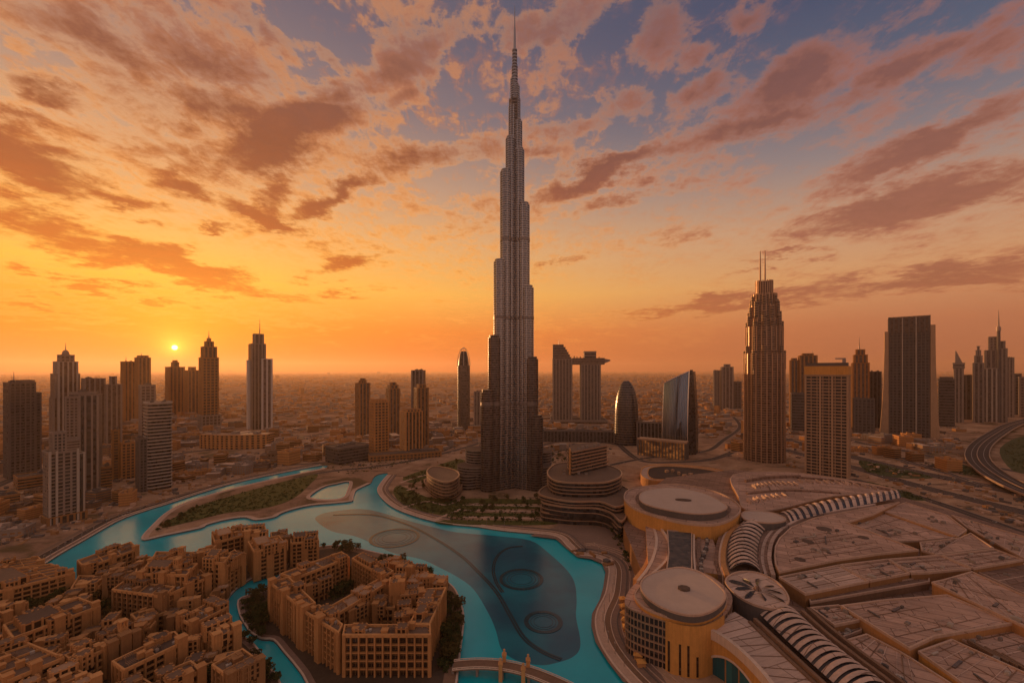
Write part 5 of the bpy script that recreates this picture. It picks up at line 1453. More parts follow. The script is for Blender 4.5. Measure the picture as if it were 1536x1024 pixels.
def old_block(quad, z, label, group='sand coloured blocks of the old quarter', fh=4.3, gap=5.2, wall='sand_wall', clutter=10, name='apartment_building', wind_tower=False, upper=0.0, inner=False):
    W = [at(x, y, z) for x, y in quad]; c = sum(W, Vector()) / len(W)
    P = ccw([(p.x - c.x, p.y - c.y) for p in W])
    FOOT.append([(p.x, p.y) for p in W])
    o = empty(name, (c.x, c.y, 0)); tag(o, label, 'building', group)
    core = off_poly(P, -1.7); n = max(2, round(z / fh)); h = z / n
    roof = rng.choice(['tan_roof', 'brown_roof', 'brown_roof', 'dark_roof'])
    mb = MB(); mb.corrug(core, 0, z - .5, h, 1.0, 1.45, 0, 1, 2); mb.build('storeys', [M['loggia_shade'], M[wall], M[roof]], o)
    mb = MB(); nwin = 0; wins = []
    cam_l = Vector((-c.x, -c.y))
    for i in range(4):
        a, b = Vector(P[i]), Vector(P[(i + 1) % 4]); L = (b - a).length; k = max(1, round(L / gap)); d = (b - a) / L; nr = Vector((d.y, -d.x)); ang = math.atan2(d.y, d.x)
        seen = nr.dot(cam_l - (a + b) / 2) > 0
        solid = {j for j in range(k) if rng.random() < .10 and k > 3}
        for j in range(k + 1):
            wv = 1.0 if 0 < j < k else 1.9; p = a.lerp(b, min(max(j / k * L, wv / 2), L - wv / 2) / L) - nr * .5
            mb.box(p.x, p.y, 0, z + .25, wv, 2.0, ang)
        for j in solid:
            p = a.lerp(b, (j + .5) / k) - nr * .75; mb.box(p.x, p.y, 0, z + .1 + rng.choice((0, 0, 2.2)), L / k - 1.0, 1.5, ang)
        if seen:
            for j in range(k):
                if j in solid: continue
                for f in range(n):
                    if rng.random() < .12: continue
                    p = a.lerp(b, (j + .5) / k) - nr * 1.62
                    wins.append((p.x, p.y, h * f + .35 * h, ang, L / k))
    mb.build('piers', M[wall], o)
    pa = off_poly(P, .25); pb = off_poly(P, -.75); q = MB(); q.ribbon(pa + pa[:1], pb + pb[:1], z - 1.0, z + 1.1); q.build('parapet', M['sand_wall_pale'], o)
    if len(wins) > 70: wins = rng.sample(wins, 70)
    proto = {}
    for x, y, zz, ang, bw in wins:
        key = round(bw, 1)
        if key not in proto:
            w = bw - 2.1; w = max(1.2, w); hh = h - 2.1
            m = MB(); m.box(0, 0, -hh / 2, hh / 2, w, .12); fr = MB(); 
            m2 = MB(); m2.v = list(m.v); m2.f = list(m.f); m2.m = list(m.m)
            m2.box(0, -.1, -hh / 2, hh / 2, .16, .1, 0, 1); m2.box(0, -.1, hh * .1, hh * .1 + .16, w, .09, 0, 1)
            wo = m2.build('window', [M['window_glass'], M['sand_wall_dark']], o); proto[key] = wo
        else:
            wo = proto[key].copy(); COL.objects.link(wo); wo.parent = o
        wo.location = (x, y, zz + .2); wo.rotation_euler = (0, 0, ang)
    # roof life
    lw = MB(); qa, qb, qc, qd = [Vector(p) for p in P]; nx = max(2, round((qb - qa).length / 13)); ny = max(1, round((qd - qa).length / 13))
    for k in range(1, nx):
        u, v = qa.lerp(qb, k / nx), qd.lerp(qc, k / nx); w_ = (v - u); m_ = (u + v) / 2; lw.box(m_.x, m_.y, z - .48, z + .8, w_.length - 1.4, .5, math.atan2(w_.y, w_.x))
    for k in range(1, ny):
        u, v = qa.lerp(qd, k / ny), qb.lerp(qc, k / ny); w_ = (v - u); m_ = (u + v) / 2; lw.box(m_.x, m_.y, z - .47, z + .9, w_.length - 1.4, .5, math.atan2(w_.y, w_.x))
    if lw.f: lw.build('roof_divider', M['sand_wall_pale'], o)
    A, B, C_, D_ = [Vector(p) for p in P]
    def rp(u, v): return (A.lerp(B, u)).lerp(D_.lerp(C_, u), v)
    d = (B - A).normalized(); ang = math.atan2(d.y, d.x); W_, H_ = (B - A).length, (D_ - A).length
    for k in range(clutter):
        p = rp(rng.uniform(.12, .88), rng.uniform(.2, .8)); t = rng.random(); m = MB()
        if t < .45:
            w, dd, hh = rng.uniform(2, 5), rng.uniform(2, 4), rng.uniform(1.8, 3.6)
            m.box(p.x, p.y, z - .48, z + hh, w, dd, ang); m.box(p.x, p.y, z + hh, z + hh + .4, w + .6, dd + .6, ang); m.build('stair_house', M[wall], o)
        elif t < .7:
            for j in range(6): m.box(p.x + d.x * (j - 3) * .9, p.y + d.y * (j - 3) * .9, z + 2.0, z + 2.3, .25, 4.2, ang)
            for sx, sy in ((-2.4, -1.8), (2.4, -1.8), (2.4, 1.8), (-2.4, 1.8)): m.box(p.x + d.x * sx - d.y * sy, p.y + d.y * sx + d.x * sy, z - .48, z + 2.0, .3, .3, ang)
            m.build('pergola', M['timber'], o)
        else:
            m.box(p.x, p.y, z - .48, z + 1.0, rng.uniform(1.5, 3), rng.uniform(1.2, 2.2), ang); m.build('cooling_unit', M['concrete_pale'], o)
    if upper:
        Q = [tuple(rp(u, v)) for u, v in ((.12, .15), (.55, .15), (.55, .85), (.12, .85))]; m = MB()
        m.corrug(off_poly(ccw(Q), -.6), z - .48, z + upper, upper / max(1, round(upper / 4)), 1.0, .6, 0, 1, 2); m.piers(ccw(Q), z - .48, z + upper + .6, 4.5, 1.1, .8, 1); m.build('upper_storey', [M['loggia_shade'], M[wall], M[roof]], o)
    for k in range(rng.choice((2, 3, 4)) if z > 13 else 1):
        u, v = rng.uniform(.1, .9), (rng.uniform(.4, .6) if inner else rng.choice((.1, .9))); p = rp(u, v); m = MB(); ww, dd, hh = rng.uniform(6, 11), rng.uniform(5, 7), rng.uniform(2.2, 5.0)
        m.corrug(rect(ww, dd, p.x, p.y, ang), z - (.48 if inner else 6), z + hh, 3.4, .9, .5, 0, 1, 2); m.piers(rect(ww, dd, p.x, p.y, ang), z - (.48 if inner else 6), z + hh + .5, 3.2, .9, .8, 1); m.build('roof_pavilion', [M['loggia_shade'], M[wall], M[roof]], o)
    for (u, v) in ((.04, .06), (.96, .06), (.5, .02)):
        if rng.random() < .6 and not inner:
            p = rp(u, v); m = MB(); s = rng.uniform(4.0, 5.6); hh = rng.uniform(2.4, 4.6)
            m.box(p.x, p.y, 0, z + hh, s, s, ang); m.box(p.x, p.y, z + hh, z + hh + .5, s + .7, s + .7, ang); m.build('corner_tower', M[wall], o)
    if wind_tower:
        p = rp(.7, .5); m = MB(); s = 4.2
        m.box(p.x, p.y, z - .48, z + 5, s, s, ang); 
        for sx in (-1, 0, 1):
            for sy in (-1, 0, 1):
                if sx or sy: m.box(p.x + (d.x * sx - d.y * sy) * s * .44, p.y + (d.y * sx + d.x * sy) * s * .44, z + 5, z + 9, .6, .6, ang)
        m.box(p.x, p.y, z + 9, z + 9.7, s + .5, s + .5, ang); m.build('wind_tower', M['sand_wall_pale'], o)
    return o


OLD = [
    ([(41 - 22, 958), (150, 909), (118, 897), (5, 938)], 20, 'long narrow sand block with tall bays above the tree filled garden'),
    ([(12, 1022), (96, 987), (30, 960), (-50, 985)], 22, 'wide flat roofed sand block in the bottom western corner'),
    ([(112, 997), (161, 972), (147, 961), (97, 984)], 19, 'small sand block with a pergola between the two largest corner blocks'),
    ([(168, 968), (206, 951), (183, 940), (151, 957)], 21, 'square sand block with framed open roof in the middle of the quarter'),
    ([(186, 1006), (276, 963), (262, 948), (168, 993)], 20, 'long stepped sand block running down towards the bottom edge'),
    ([(-40, 897), (112, 859), (76, 846), (-70, 868)], 20, 'long sand block with four rows of openings behind the western garden'),
    ([(106, 884), (150, 879), (166, 866), (118, 864)], 13, 'low sand pavilion with rounded bays behind the dark garden'),
    ([(168, 885), (246, 895), (262, 881), (188, 871)], 24, 'sand corner block with tall arched bays facing the garden'),
    ([(250, 893), (313, 866), (300, 855), (264, 871)], 22, 'sand block running uphill towards the inner canal'),
    ([(210, 861), (280, 863), (296, 846), (222, 845)], 31, 'tallest sand block with a flat upper storey in the centre of the quarter'),
    ([(127, 853), (207, 823), (196, 813), (116, 841)], 18, 'thin sand block standing along the main canal water'),
    ([(158, 870), (203, 867), (206, 850), (166, 853)], 22, 'compact sand block with recessed terrace behind the thin canal block'),
    ([(226, 842), (286, 842), (296, 829), (234, 828)], 25, 'sand block with a wind tower looking over the golden water'),
    ([(290, 838), (310, 833), (324, 819), (298, 824)], 27, 'narrow sand block with stepped roof over the golden water'),
    ([(306, 843), (336, 845), (347, 831), (314, 829)], 31, 'sand block with banded balconies beside the inner canal head'),
    ([(339, 850), (364, 835), (352, 825), (330, 838)], 26, 'slim sand block angled along the inner canal bank'),
    ([(381, 828), (429, 816), (418, 804), (372, 813)], 28, 'sand block with a regular grid of square windows by the canal head'),
    ([(322, 814), (370, 802), (360, 791), (318, 801)], 27, 'sand block with curved roof canopies close to the peninsula shore'),
    ([(371, 803), (401, 800), (397, 789), (364, 791)], 30, 'sand block with a raised square roof room near the widening lake'),
    ([(408, 812), (432, 809), (430, 797), (406, 799)], 24, 'small sand block with a slender roof mast near the widening lake'),
    ([(436, 815), (478, 811), (476, 801), (436, 804)], 24, 'sand block at the lake end of the quarter among dark trees'),
    ([(268, 928), (288, 938), (342, 911), (320, 901)], 18, 'sand block with long open roof court beside the inner canal'),
    ([(325, 957), (357, 944), (340, 932), (308, 944)], 20, 'square sand block with slatted roof at the canal bend'),
    ([(346, 1019), (393, 995), (364, 974), (318, 998)], 20, 'sand block with a gabled frame roof at the bottom of the canal'),
    ([(256, 1028), (304, 1005), (286, 992), (238, 1012)], 15, 'low sand block at the bottom edge beside the dark trees'),
    ([(-60, 868), (66, 845), (58, 836), (-60, 852)], 15, 'low sand terrace farthest back at the western edge'),
    ([(60, 1060), (150, 1020), (110, 1003), (20, 1034)], 17, 'sand block cut by the bottom edge west of centre'),
    ([(180, 1062), (240, 1034), (214, 1018), (150, 1044)], 16, 'sand block cut by the bottom edge beside the long stepped block'),
    ([(208, 934), (250, 918), (232, 908), (196, 922)], 12, 'low sand villa wedged between garden and stepped block'),
    ([(-60, 952), (14, 925), (-4, 916), (-80, 938)], 14, 'low sand villa at the western edge of the garden')]
for i, (q, z, lab) in enumerate(OLD):
    old_block(q, z, lab, wall=('sand_wall', 'sand_wall', 'sand_wall_pale', 'sand_wall_dark')[i % 4] if i % 5 else 'sand_wall', wind_tower=i in (12, 9, 3), upper=(5 if i in (0, 5, 9, 14, 16, 17, 20) else 0))
IS = 'connected sand blocks of the island'
ISL = [([(514, 953), (646, 953), (645, 937.5), (517, 938)], 27, 'broad island front block with a full grid of square openings facing the bridge'),
       ([(614, 936.5), (645, 936.5), (669, 882), (641, 884)], 27, 'island block along the eastern boardwalk with framed roof courts'),
       ([(453, 915), (508, 950), (514, 937.5), (479, 908)], 27, 'island block with tall ribs above the canal steps'),
       ([(405, 874), (451, 912), (473, 905), (433, 866)], 29, 'island corner block with round roof opening at the canal bend'),
       ([(442, 868), (524, 836), (512, 828), (421, 861)], 25, 'long island block bordering the northern courtyard'),
       ([(528, 838), (575, 865), (590, 857), (541, 831)], 25, 'island block between the courtyard and the lake shore'),
       ([(501, 925), (582, 874), (573, 866), (490, 913)], 22, 'diagonal island block splitting the two courtyards'),
       ([(584, 880), (603, 879), (602, 867), (585, 867)], 29, 'slim island tower block inside the eastern courtyard'),
       ([(562, 912), (592, 912), (590, 899), (566, 900)], 15, 'low framed pavilion inside the eastern courtyard'),
       ([(524, 922), (556, 906), (551, 899), (518, 914)], 16, 'low island wing stepping down beside the diagonal block'),
       ([(600, 928), (616, 926), (618, 908), (603, 909)], 18, 'short island wing joined to the eastern boardwalk block'),
       ([(606, 896), (634, 893), (636, 881), (609, 883)], 21, 'island wing linking the shore houses to the boardwalk block'),
       ([(462, 884), (494, 872), (489, 865), (456, 876)], 14, 'low villa inside the northern island courtyard')]
for i, (q, z, lab) in enumerate(ISL):
    old_block(q, z, lab, IS, fh=4.5 if i else 5.2, gap=4.6 if i != 0 else 5.3, clutter=9, upper=4 if i in (1, 5) else 0, inner=i in (0, 1))
for i, (x, y, z) in enumerate(((592, 846, 19), (608, 851, 23), (624, 858, 18), (640, 865, 22), (655, 872, 19), (606, 866, 16), (626, 872, 20))):
    old_block([(x - 8, y + 5), (x + 7, y + 6), (x + 9, y - 3), (x - 6, y - 5)], z, 'small stepped sand house, one of the cluster along the island lake shore', 'small houses on the island shore', clutter=4, gap=4.0, name='terraced_house', upper=3 if i % 2 else 0)


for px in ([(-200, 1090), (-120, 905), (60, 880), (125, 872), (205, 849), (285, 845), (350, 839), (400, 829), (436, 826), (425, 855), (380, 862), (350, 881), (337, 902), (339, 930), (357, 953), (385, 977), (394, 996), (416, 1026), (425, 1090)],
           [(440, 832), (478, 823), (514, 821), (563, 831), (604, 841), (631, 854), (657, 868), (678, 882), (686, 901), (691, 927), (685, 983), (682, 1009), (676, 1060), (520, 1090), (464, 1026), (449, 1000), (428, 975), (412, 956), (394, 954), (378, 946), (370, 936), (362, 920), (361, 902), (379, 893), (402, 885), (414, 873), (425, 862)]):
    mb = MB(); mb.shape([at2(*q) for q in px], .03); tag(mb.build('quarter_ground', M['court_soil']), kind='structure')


def footbridge():
    pts = [at(x, y, 5) for x, y in ((680, 994), (712, 994), (745, 997), (780, 1004), (815, 1015), (860, 1034), (930, 1075))]; c = pts[0]
    o = empty('footbridge', (c.x, c.y, 0)); p = spline([(q.x - c.x, q.y - c.y) for q in pts], 8); n = len(p)
    hz = lambda i: 3.2 + 2.2 * math.sin(math.pi * i / (n - 1))
    mb = MB(); a, b = off_line(p, -4.2), off_line(p, 4.2)
    for i in range(n - 1):
        mb.loops([[(*a[k], hz(k) - 1), (*b[k], hz(k) - 1), (*b[k], hz(k)), (*a[k], hz(k))] for k in (i, i + 1)], [0], 0 if i == n - 2 else None, 0 if i == 0 else None)
    mb.build('deck', M['timber'], o)
    for d in (-4.3, 4.3):
        q = off_line(p, d); mb = MB(); mb.tube([(*q[k], hz(k) + 1.3) for k in range(n)], .28, .28, 4); mb.tube([(*q[k], hz(k) + .2) for k in range(n)], .4, .4, 4)
        for k in range(0, n, 2): mb.box(*q[k], hz(k), hz(k) + 1.3, .4, .4)
        mb.build('railing', M['kerb_stone'], o)
    for k in range(0, n, 9):
        mb = MB(); mb.box(*p[k], -3, hz(k) - .9, 1.6, 7); mb.build('pier', M['concrete'], o)
    for px, py in ((752, 999), (788, 1006)):
        q = at(px, py, 5); i = min(range(n), key=lambda k: (p[k][0] + c.x - q.x) ** 2 + (p[k][1] + c.y - q.y) ** 2)
        for d in (-4.6, 4.6):
            x, y = off_line(p, d)[i]; mb = MB()
            mb.box(x, y, -3, 9.5, 2.4, 2.4); mb.box(x, y, 9.5, 10.2, 3.1, 3.1); mb.prism(rect(2.2, 2.2, x, y), 10.2, 12.2, top_poly=rect(1.0, 1.0, x, y)); mb.prism(ngon(.7, .7, 8, x, y), 12.2, 13.2)
            mb.build('gate_tower', M['sand_wall_pale'], o)
    tag(o, 'curved timber footbridge with two pairs of sand gate towers at the bottom of the lake', 'bridge')


footbridge()


def infill():
    """small houses and garden walls packed between the larger blocks"""
    zone = [(-40, 1022), (-40, 905), (110, 862), (200, 828), (330, 812), (430, 800), (420, 850), (352, 868), (338, 905), (352, 955), (395, 1000), (400, 1022)]
    n = 0; tries = 0; got = []
    while n < 46 and tries < 4000:
        tries += 1; px, py = rng.uniform(-30, 420), rng.uniform(815, 1020)
        if not inside((px, py), zone) or inside((px, py), LAKE_PX) or any(inside((px + dx, py - dy), CANAL_PX) for dx in (-12, 0, 12) for dy in (-6, 6, 18, 30)): continue
        w = at(px, py); r = 6.5
        if any(inside((w.x + a * r, w.y + b * r), f) for f in FOOT for a, b in ((0, 0), (1, 1), (-1, 1), (1, -1), (-1, -1), (1, 0), (-1, 0), (0, 1), (0, -1))): continue
        if any((w.x - a) ** 2 + (w.y - b) ** 2 < 150 for a, b in got): continue
        if inside((px, py), [(0, 935), (10, 915), (100, 893), (150, 890), (165, 900), (120, 905)]) or inside((px, py), [(138, 915), (190, 905), (210, 925), (170, 940)]): continue
        got.append((w.x, w.y)); s = rng.uniform(4.2, 6.2); z = rng.choice((6, 8, 10, 13)); a = R(rng.choice((22, 24, 20, 112)))
        q = [(HY + F * (HC - z) / y, CX + F * x / y) for x, y in rect(2 * s, 1.5 * s, w.x, w.y, a)]
        old_block([(b, a_) for a_, b in q], z, 'small low sand house packed between the larger blocks of the old quarter', 'small houses of the old quarter', fh=3.3, gap=3.4, clutter=3, name='courtyard_house', wall=rng.choice(('sand_wall', 'sand_wall_dark', 'sand_wall_pale')))
        n += 1


infill()
# ---------------------------------------------------------------- low city and trees
KEEP_OUT = [LAKE_PX, CANAL_PX, [(925, 800), (930, 690), (1110, 690), (1280, 715), (1352, 740), (1700, 860), (1700, 1200), (900, 1200)], [(560, 790), (556, 725), (640, 700), (690, 680), (850, 680), (935, 700), (935, 830)],
            [(-300, 1100), (-200, 850), (125, 800), (500, 790), (700, 860), (720, 1100)], [(195, 815), (205, 775), (250, 755), (400, 705), (490, 690), (560, 712), (540, 760), (300, 800)], POND_PX, [(1440, 640), (1540, 620), (1600, 740), (1440, 720)],
            [(930, 700), (905, 650), (1060, 650), (1110, 700)]]
TOWER_BOX = []
for o_ in [q for q in COL.objects if q.parent is None and q.get('category') in ('tower', 'building')]:
    pts = [q.matrix_basis for q in ()]
    r = 0.0
    for ch in o_.children:
        if ch.type == 'MESH':
            for v in ch.bound_box: r = max(r, abs(v[0]), abs(v[1]))
    if o_.name.startswith('shopping') or o_.name.startswith(('apartment_building', 'courtyard_house', 'terraced_house')): continue
    TOWER_BOX.append((o_.location.x, o_.location.y, min(r, 120.0)))
ROADS_PX = [[(1180, 628), (1276, 660), (1380, 681), (1445, 693), (1540, 709)], [(1150, 652), (1276, 684), (1362, 705), (1436, 720), (1536, 741)], [(1150, 668), (1278, 700), (1354, 722), (1430, 742), (1536, 768)], [(1278, 718), (1354, 738), (1418, 758), (1536, 800)],
            [(905, 700), (950, 690), (1000, 683), (1060, 676), (1085, 660), (1110, 640)], [(440, 716), (500, 706), (560, 700), (620, 690), (680, 676), (720, 664)], [(-20, 735), (60, 705), (180, 690), (300, 676), (420, 660), (560, 640), (700, 628)],
            [(810, 668), (850, 660), (930, 650), (1000, 640), (1110, 628)], [(-20, 905), (20, 876), (58, 851), (90, 830), (125, 810), (180, 779), (225, 763), (251, 755), (306, 737), (355, 723), (420, 709), (483, 697)]]
ROADS_W = [spline([at2(*q) for q in r], 8) for r in ROADS_PX]


def free(px, py, r, tower_only=False):
    for k in KEEP_OUT:
        if inside((px, py), k): return False
    w = at(px, py)
    for x, y, q in TOWER_BOX:
        if (w.x - x) ** 2 + (w.y - y) ** 2 < (q * 1.1 + r) ** 2: return False
    for line in ROADS_W:
        for x, y in line:
            if (w.x - x) ** 2 + (w.y - y) ** 2 < (16 + r) ** 2: return False
    return True


def low_proto(i):
    o = empty('low_block', (0, 0, 0)); t = i % 6
    wall = M[('sand_wall_dark', 'concrete', 'sand_wall', 'brown_roof', 'concrete_dark', 'sand_wall')[t]]; roof = M[('tan_roof', 'brown_roof', 'tan_roof', 'dark_roof', 'mall_roof_dark', 'paving_pale')[(i * 5) % 6]]
    w, d = rng.uniform(20, 34), rng.uniform(14, 24); h = rng.choice((7, 9, 12, 15, 19))
    mb = MB(); mb.corrug(rect(w, d), 0, h, 4.2, 1.9, .5, 0, 1, 2)
    if t % 2: mb.piers(rect(w, d), 0, h + .4, 5.5, 1.8, .7, 1)
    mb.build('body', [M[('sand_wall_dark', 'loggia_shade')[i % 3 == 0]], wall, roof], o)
    if t in (1, 3, 5):
        w2, d2 = w * .42, d * 1.5; h2 = h * rng.choice((.6, 1.3, .8)); mb = MB(); mb.corrug(rect(w2, d2, -w * .72, d * .15), 0, h2, 4.2, 1.9, .5, 0, 1, 2); mb.build('side_wing', [M['sand_wall_dark'], wall, roof], o)
    a = off_poly(rect(w, d), .7); b = off_poly(rect(w, d), -.6); mb = MB(); mb.ribbon(a + a[:1], b + b[:1], h + .02, h + 1.3); mb.build('parapet', wall, o)
    for k in range(3):
        mb = MB(); mb.box(rng.uniform(-.35, .35) * w, rng.uniform(-.3, .3) * d, h + .02, h + rng.uniform(2, 4.5), rng.uniform(3, 7), rng.uniform(3, 6)); mb.build('roof_room', wall, o)
    return o


def low_city():
    protos = [low_proto(i) for i in range(14)]; used = [False] * 14
    zones = [((-30, 640, 440, 852), 132, 'low weathered block in the dense quarter between the towers and the western canal bank', 'low blocks west of the canal'),
             ((150, 628, 700, 712), 78, 'low dusty block in the flat district behind the crescent and the middle tower cluster', 'low blocks behind the canal'),
             ((640, 622, 1120, 684), 44, 'low dusty block scattered on the plain behind the great tower and the mirrored tower', 'low blocks behind the great tower'),
             ((1120, 622, 1560, 712), 46, 'low dusty block beside the motorways at the foot of the eastern towers', 'low blocks by the motorways')]
    spots = []
    for (x0, y0, x1, y1), n, lab, grp in zones:
        k = 0; tries = 0
        while k < n and tries < 6000:
            tries += 1; px, py = rng.uniform(x0, x1), y0 + (y1 - y0) * rng.random() ** .8; D = F * HC / (py - HY); s = rng.uniform(.75, 1.25) * (.8 + D / 2600)
            r = 15 * s
            dp = r * F / D
            if not all(free(px + a * dp, py + b * dp * HC / D, r) for a, b in ((0, 0), (1, 0), (-1, 0), (0, 1), (0, -1), (0, -2))): continue
            w = at(px, py)
            if any((w.x - a) ** 2 + (w.y - b) ** 2 < (r + c) ** 2 * .80 for a, b, c in spots): continue
            spots.append((w.x, w.y, r)); i = rng.randrange(14)
            if used[i]: o = copy_tree(protos[i])
            else: o = protos[i]; used[i] = True
            o.location = (w.x, w.y, 0); o.rotation_euler = (0, 0, R(rng.choice((20, 24, 110, 112, -12, 75)) + rng.uniform(-6, 6))); o.scale = (s, s, s * rng.uniform(.7, 1.15) * (.65 if D > 1300 else 1))
            tag(o, lab, 'building', grp); k += 1
    for i, u in enumerate(used):
        if not u:
            for c in list(protos[i].children): bpy.data.objects.remove(c)
            bpy.data.objects.remove(protos[i])
    # everything farther out reads as one carpet of roofs
    mb = MB(); n = 0
    while n < 15000:
        py = 558.5 + 116 * rng.random() ** 2.4; px = rng.uniform(-60, 1600); D = F * HC / (py - HY)
        if py > 612:
            if not free(px, py, 10 + D * .004): continue
            w = at(px, py)
            if any((w.x - a) ** 2 + (w.y - b) ** 2 < (c + 14) ** 2 for a, b, c in spots): continue
        elif 600 < py and not free(px, py, 8): continue
        w = at(px, py)
        if math.sin(w.x * .0031 + 1.3 * math.sin(w.y * .0017)) + math.sin(w.y * .0023 + .8) < -.75 and rng.random() < .8: continue
        s = 8 + D * .0042 * rng.uniform(.5, 1.7); h = rng.choice((4, 5, 6, 7, 8, 11, 14)) * (1 + D / 9000)
        if rng.random() < .012: h *= 3
        mb.box(w.x, w.y, 0, h, s * rng.uniform(.6, 1.9), s * rng.uniform(.5, 1.1), R(rng.choice((18, 22, -10, 30)) + rng.uniform(-5, 5)), rng.randrange(3), 3 + rng.randrange(4)); n += 1
    tag(mb.build('distant_city', [M['sand_wall_dark'], M['concrete'], M['sand_wall'], M['tan_roof'], M['paving_pale'], M['brown_roof'], M['concrete_pale']]), kind='stuff')
    # rubble, sheds and walls on the open ground near the towers
    mb = MB(); n = 0
    while n < 2600:
        px = rng.uniform(-30, 1560); py = 640 + 215 * rng.random() ** 1.3
        if not free(px, py, 3): continue
        w = at(px, py)
        if any((w.x - a) ** 2 + (w.y - b) ** 2 < (c * .8) ** 2 for a, b, c in spots): continue
        if any(inside((w.x, w.y), f) for f in FOOT): continue
        mb.box(w.x, w.y, 0, rng.choice((.6, 1, 2, 3, 4)), rng.uniform(2, 13), rng.uniform(1, 6), R(rng.choice((20, 110, -12)) + rng.uniform(-12, 12)), rng.randrange(4)); n += 1
    tag(mb.build('yard_clutter', [M['sand_wall_dark'], M['concrete_dark'], M['tan_roof'], M['paving_pale']]), kind='stuff')


low_city()


def tree_proto(i):
    o = empty('tree', (0, 0, 0)); h = (7.5, 9.0, 6.0, 8.0, 5.0)[i]; w = (4.2, 3.8, 4.6, 5.0, 3.4)[i]
    mb = MB(); top = (rng.uniform(-.4, .4), rng.uniform(-.4, .4), h * .62)
    mb.tube([(0, 0, -.2), (top[0] * .4, top[1] * .4, h * .3), top], .38, .14, 6)
    for k in range(5):
        a = 2 * math.pi * k / 5 + rng.random(); mb.tube([(top[0] * .5, top[1] * .5, h * .36), (math.cos(a) * w * .35, math.sin(a) * w * .35, h * .6), (math.cos(a) * w * .62, math.sin(a) * w * .62, h * .74)], .16, .05, 4)
    mb.build('trunk', M['bark'], o)
    mb = MB(); cl = []
    for k in range(9):
        a = rng.uniform(0, 6.28); r = w * rng.uniform(.1, .78); cl.append((math.cos(a) * r, math.sin(a) * r, h * rng.uniform(.52, .95), w * rng.uniform(.28, .5)))
    for (x, y, z, r) in cl:
        for _ in range(46):
            v = Vector((rng.gauss(0, 1), rng.gauss(0, 1), rng.gauss(0, .8))).normalized() * r * rng.uniform(.55, 1.08); s = rng.uniform(.35, .75)
            u = Vector((rng.gauss(0, 1), rng.gauss(0, 1), rng.gauss(0, 1))).normalized(); t = u.orthogonal().normalized(); b = u.cross(t); p = Vector((x, y, z)) + v
            mb.face([tuple(p + t * s), tuple(p + b * s * .8), tuple(p - t * s), tuple(p - b * s * .8)])
    mb.build('crown', M['leaf' if i != 3 else 'leaf_dry'], o)
    return o


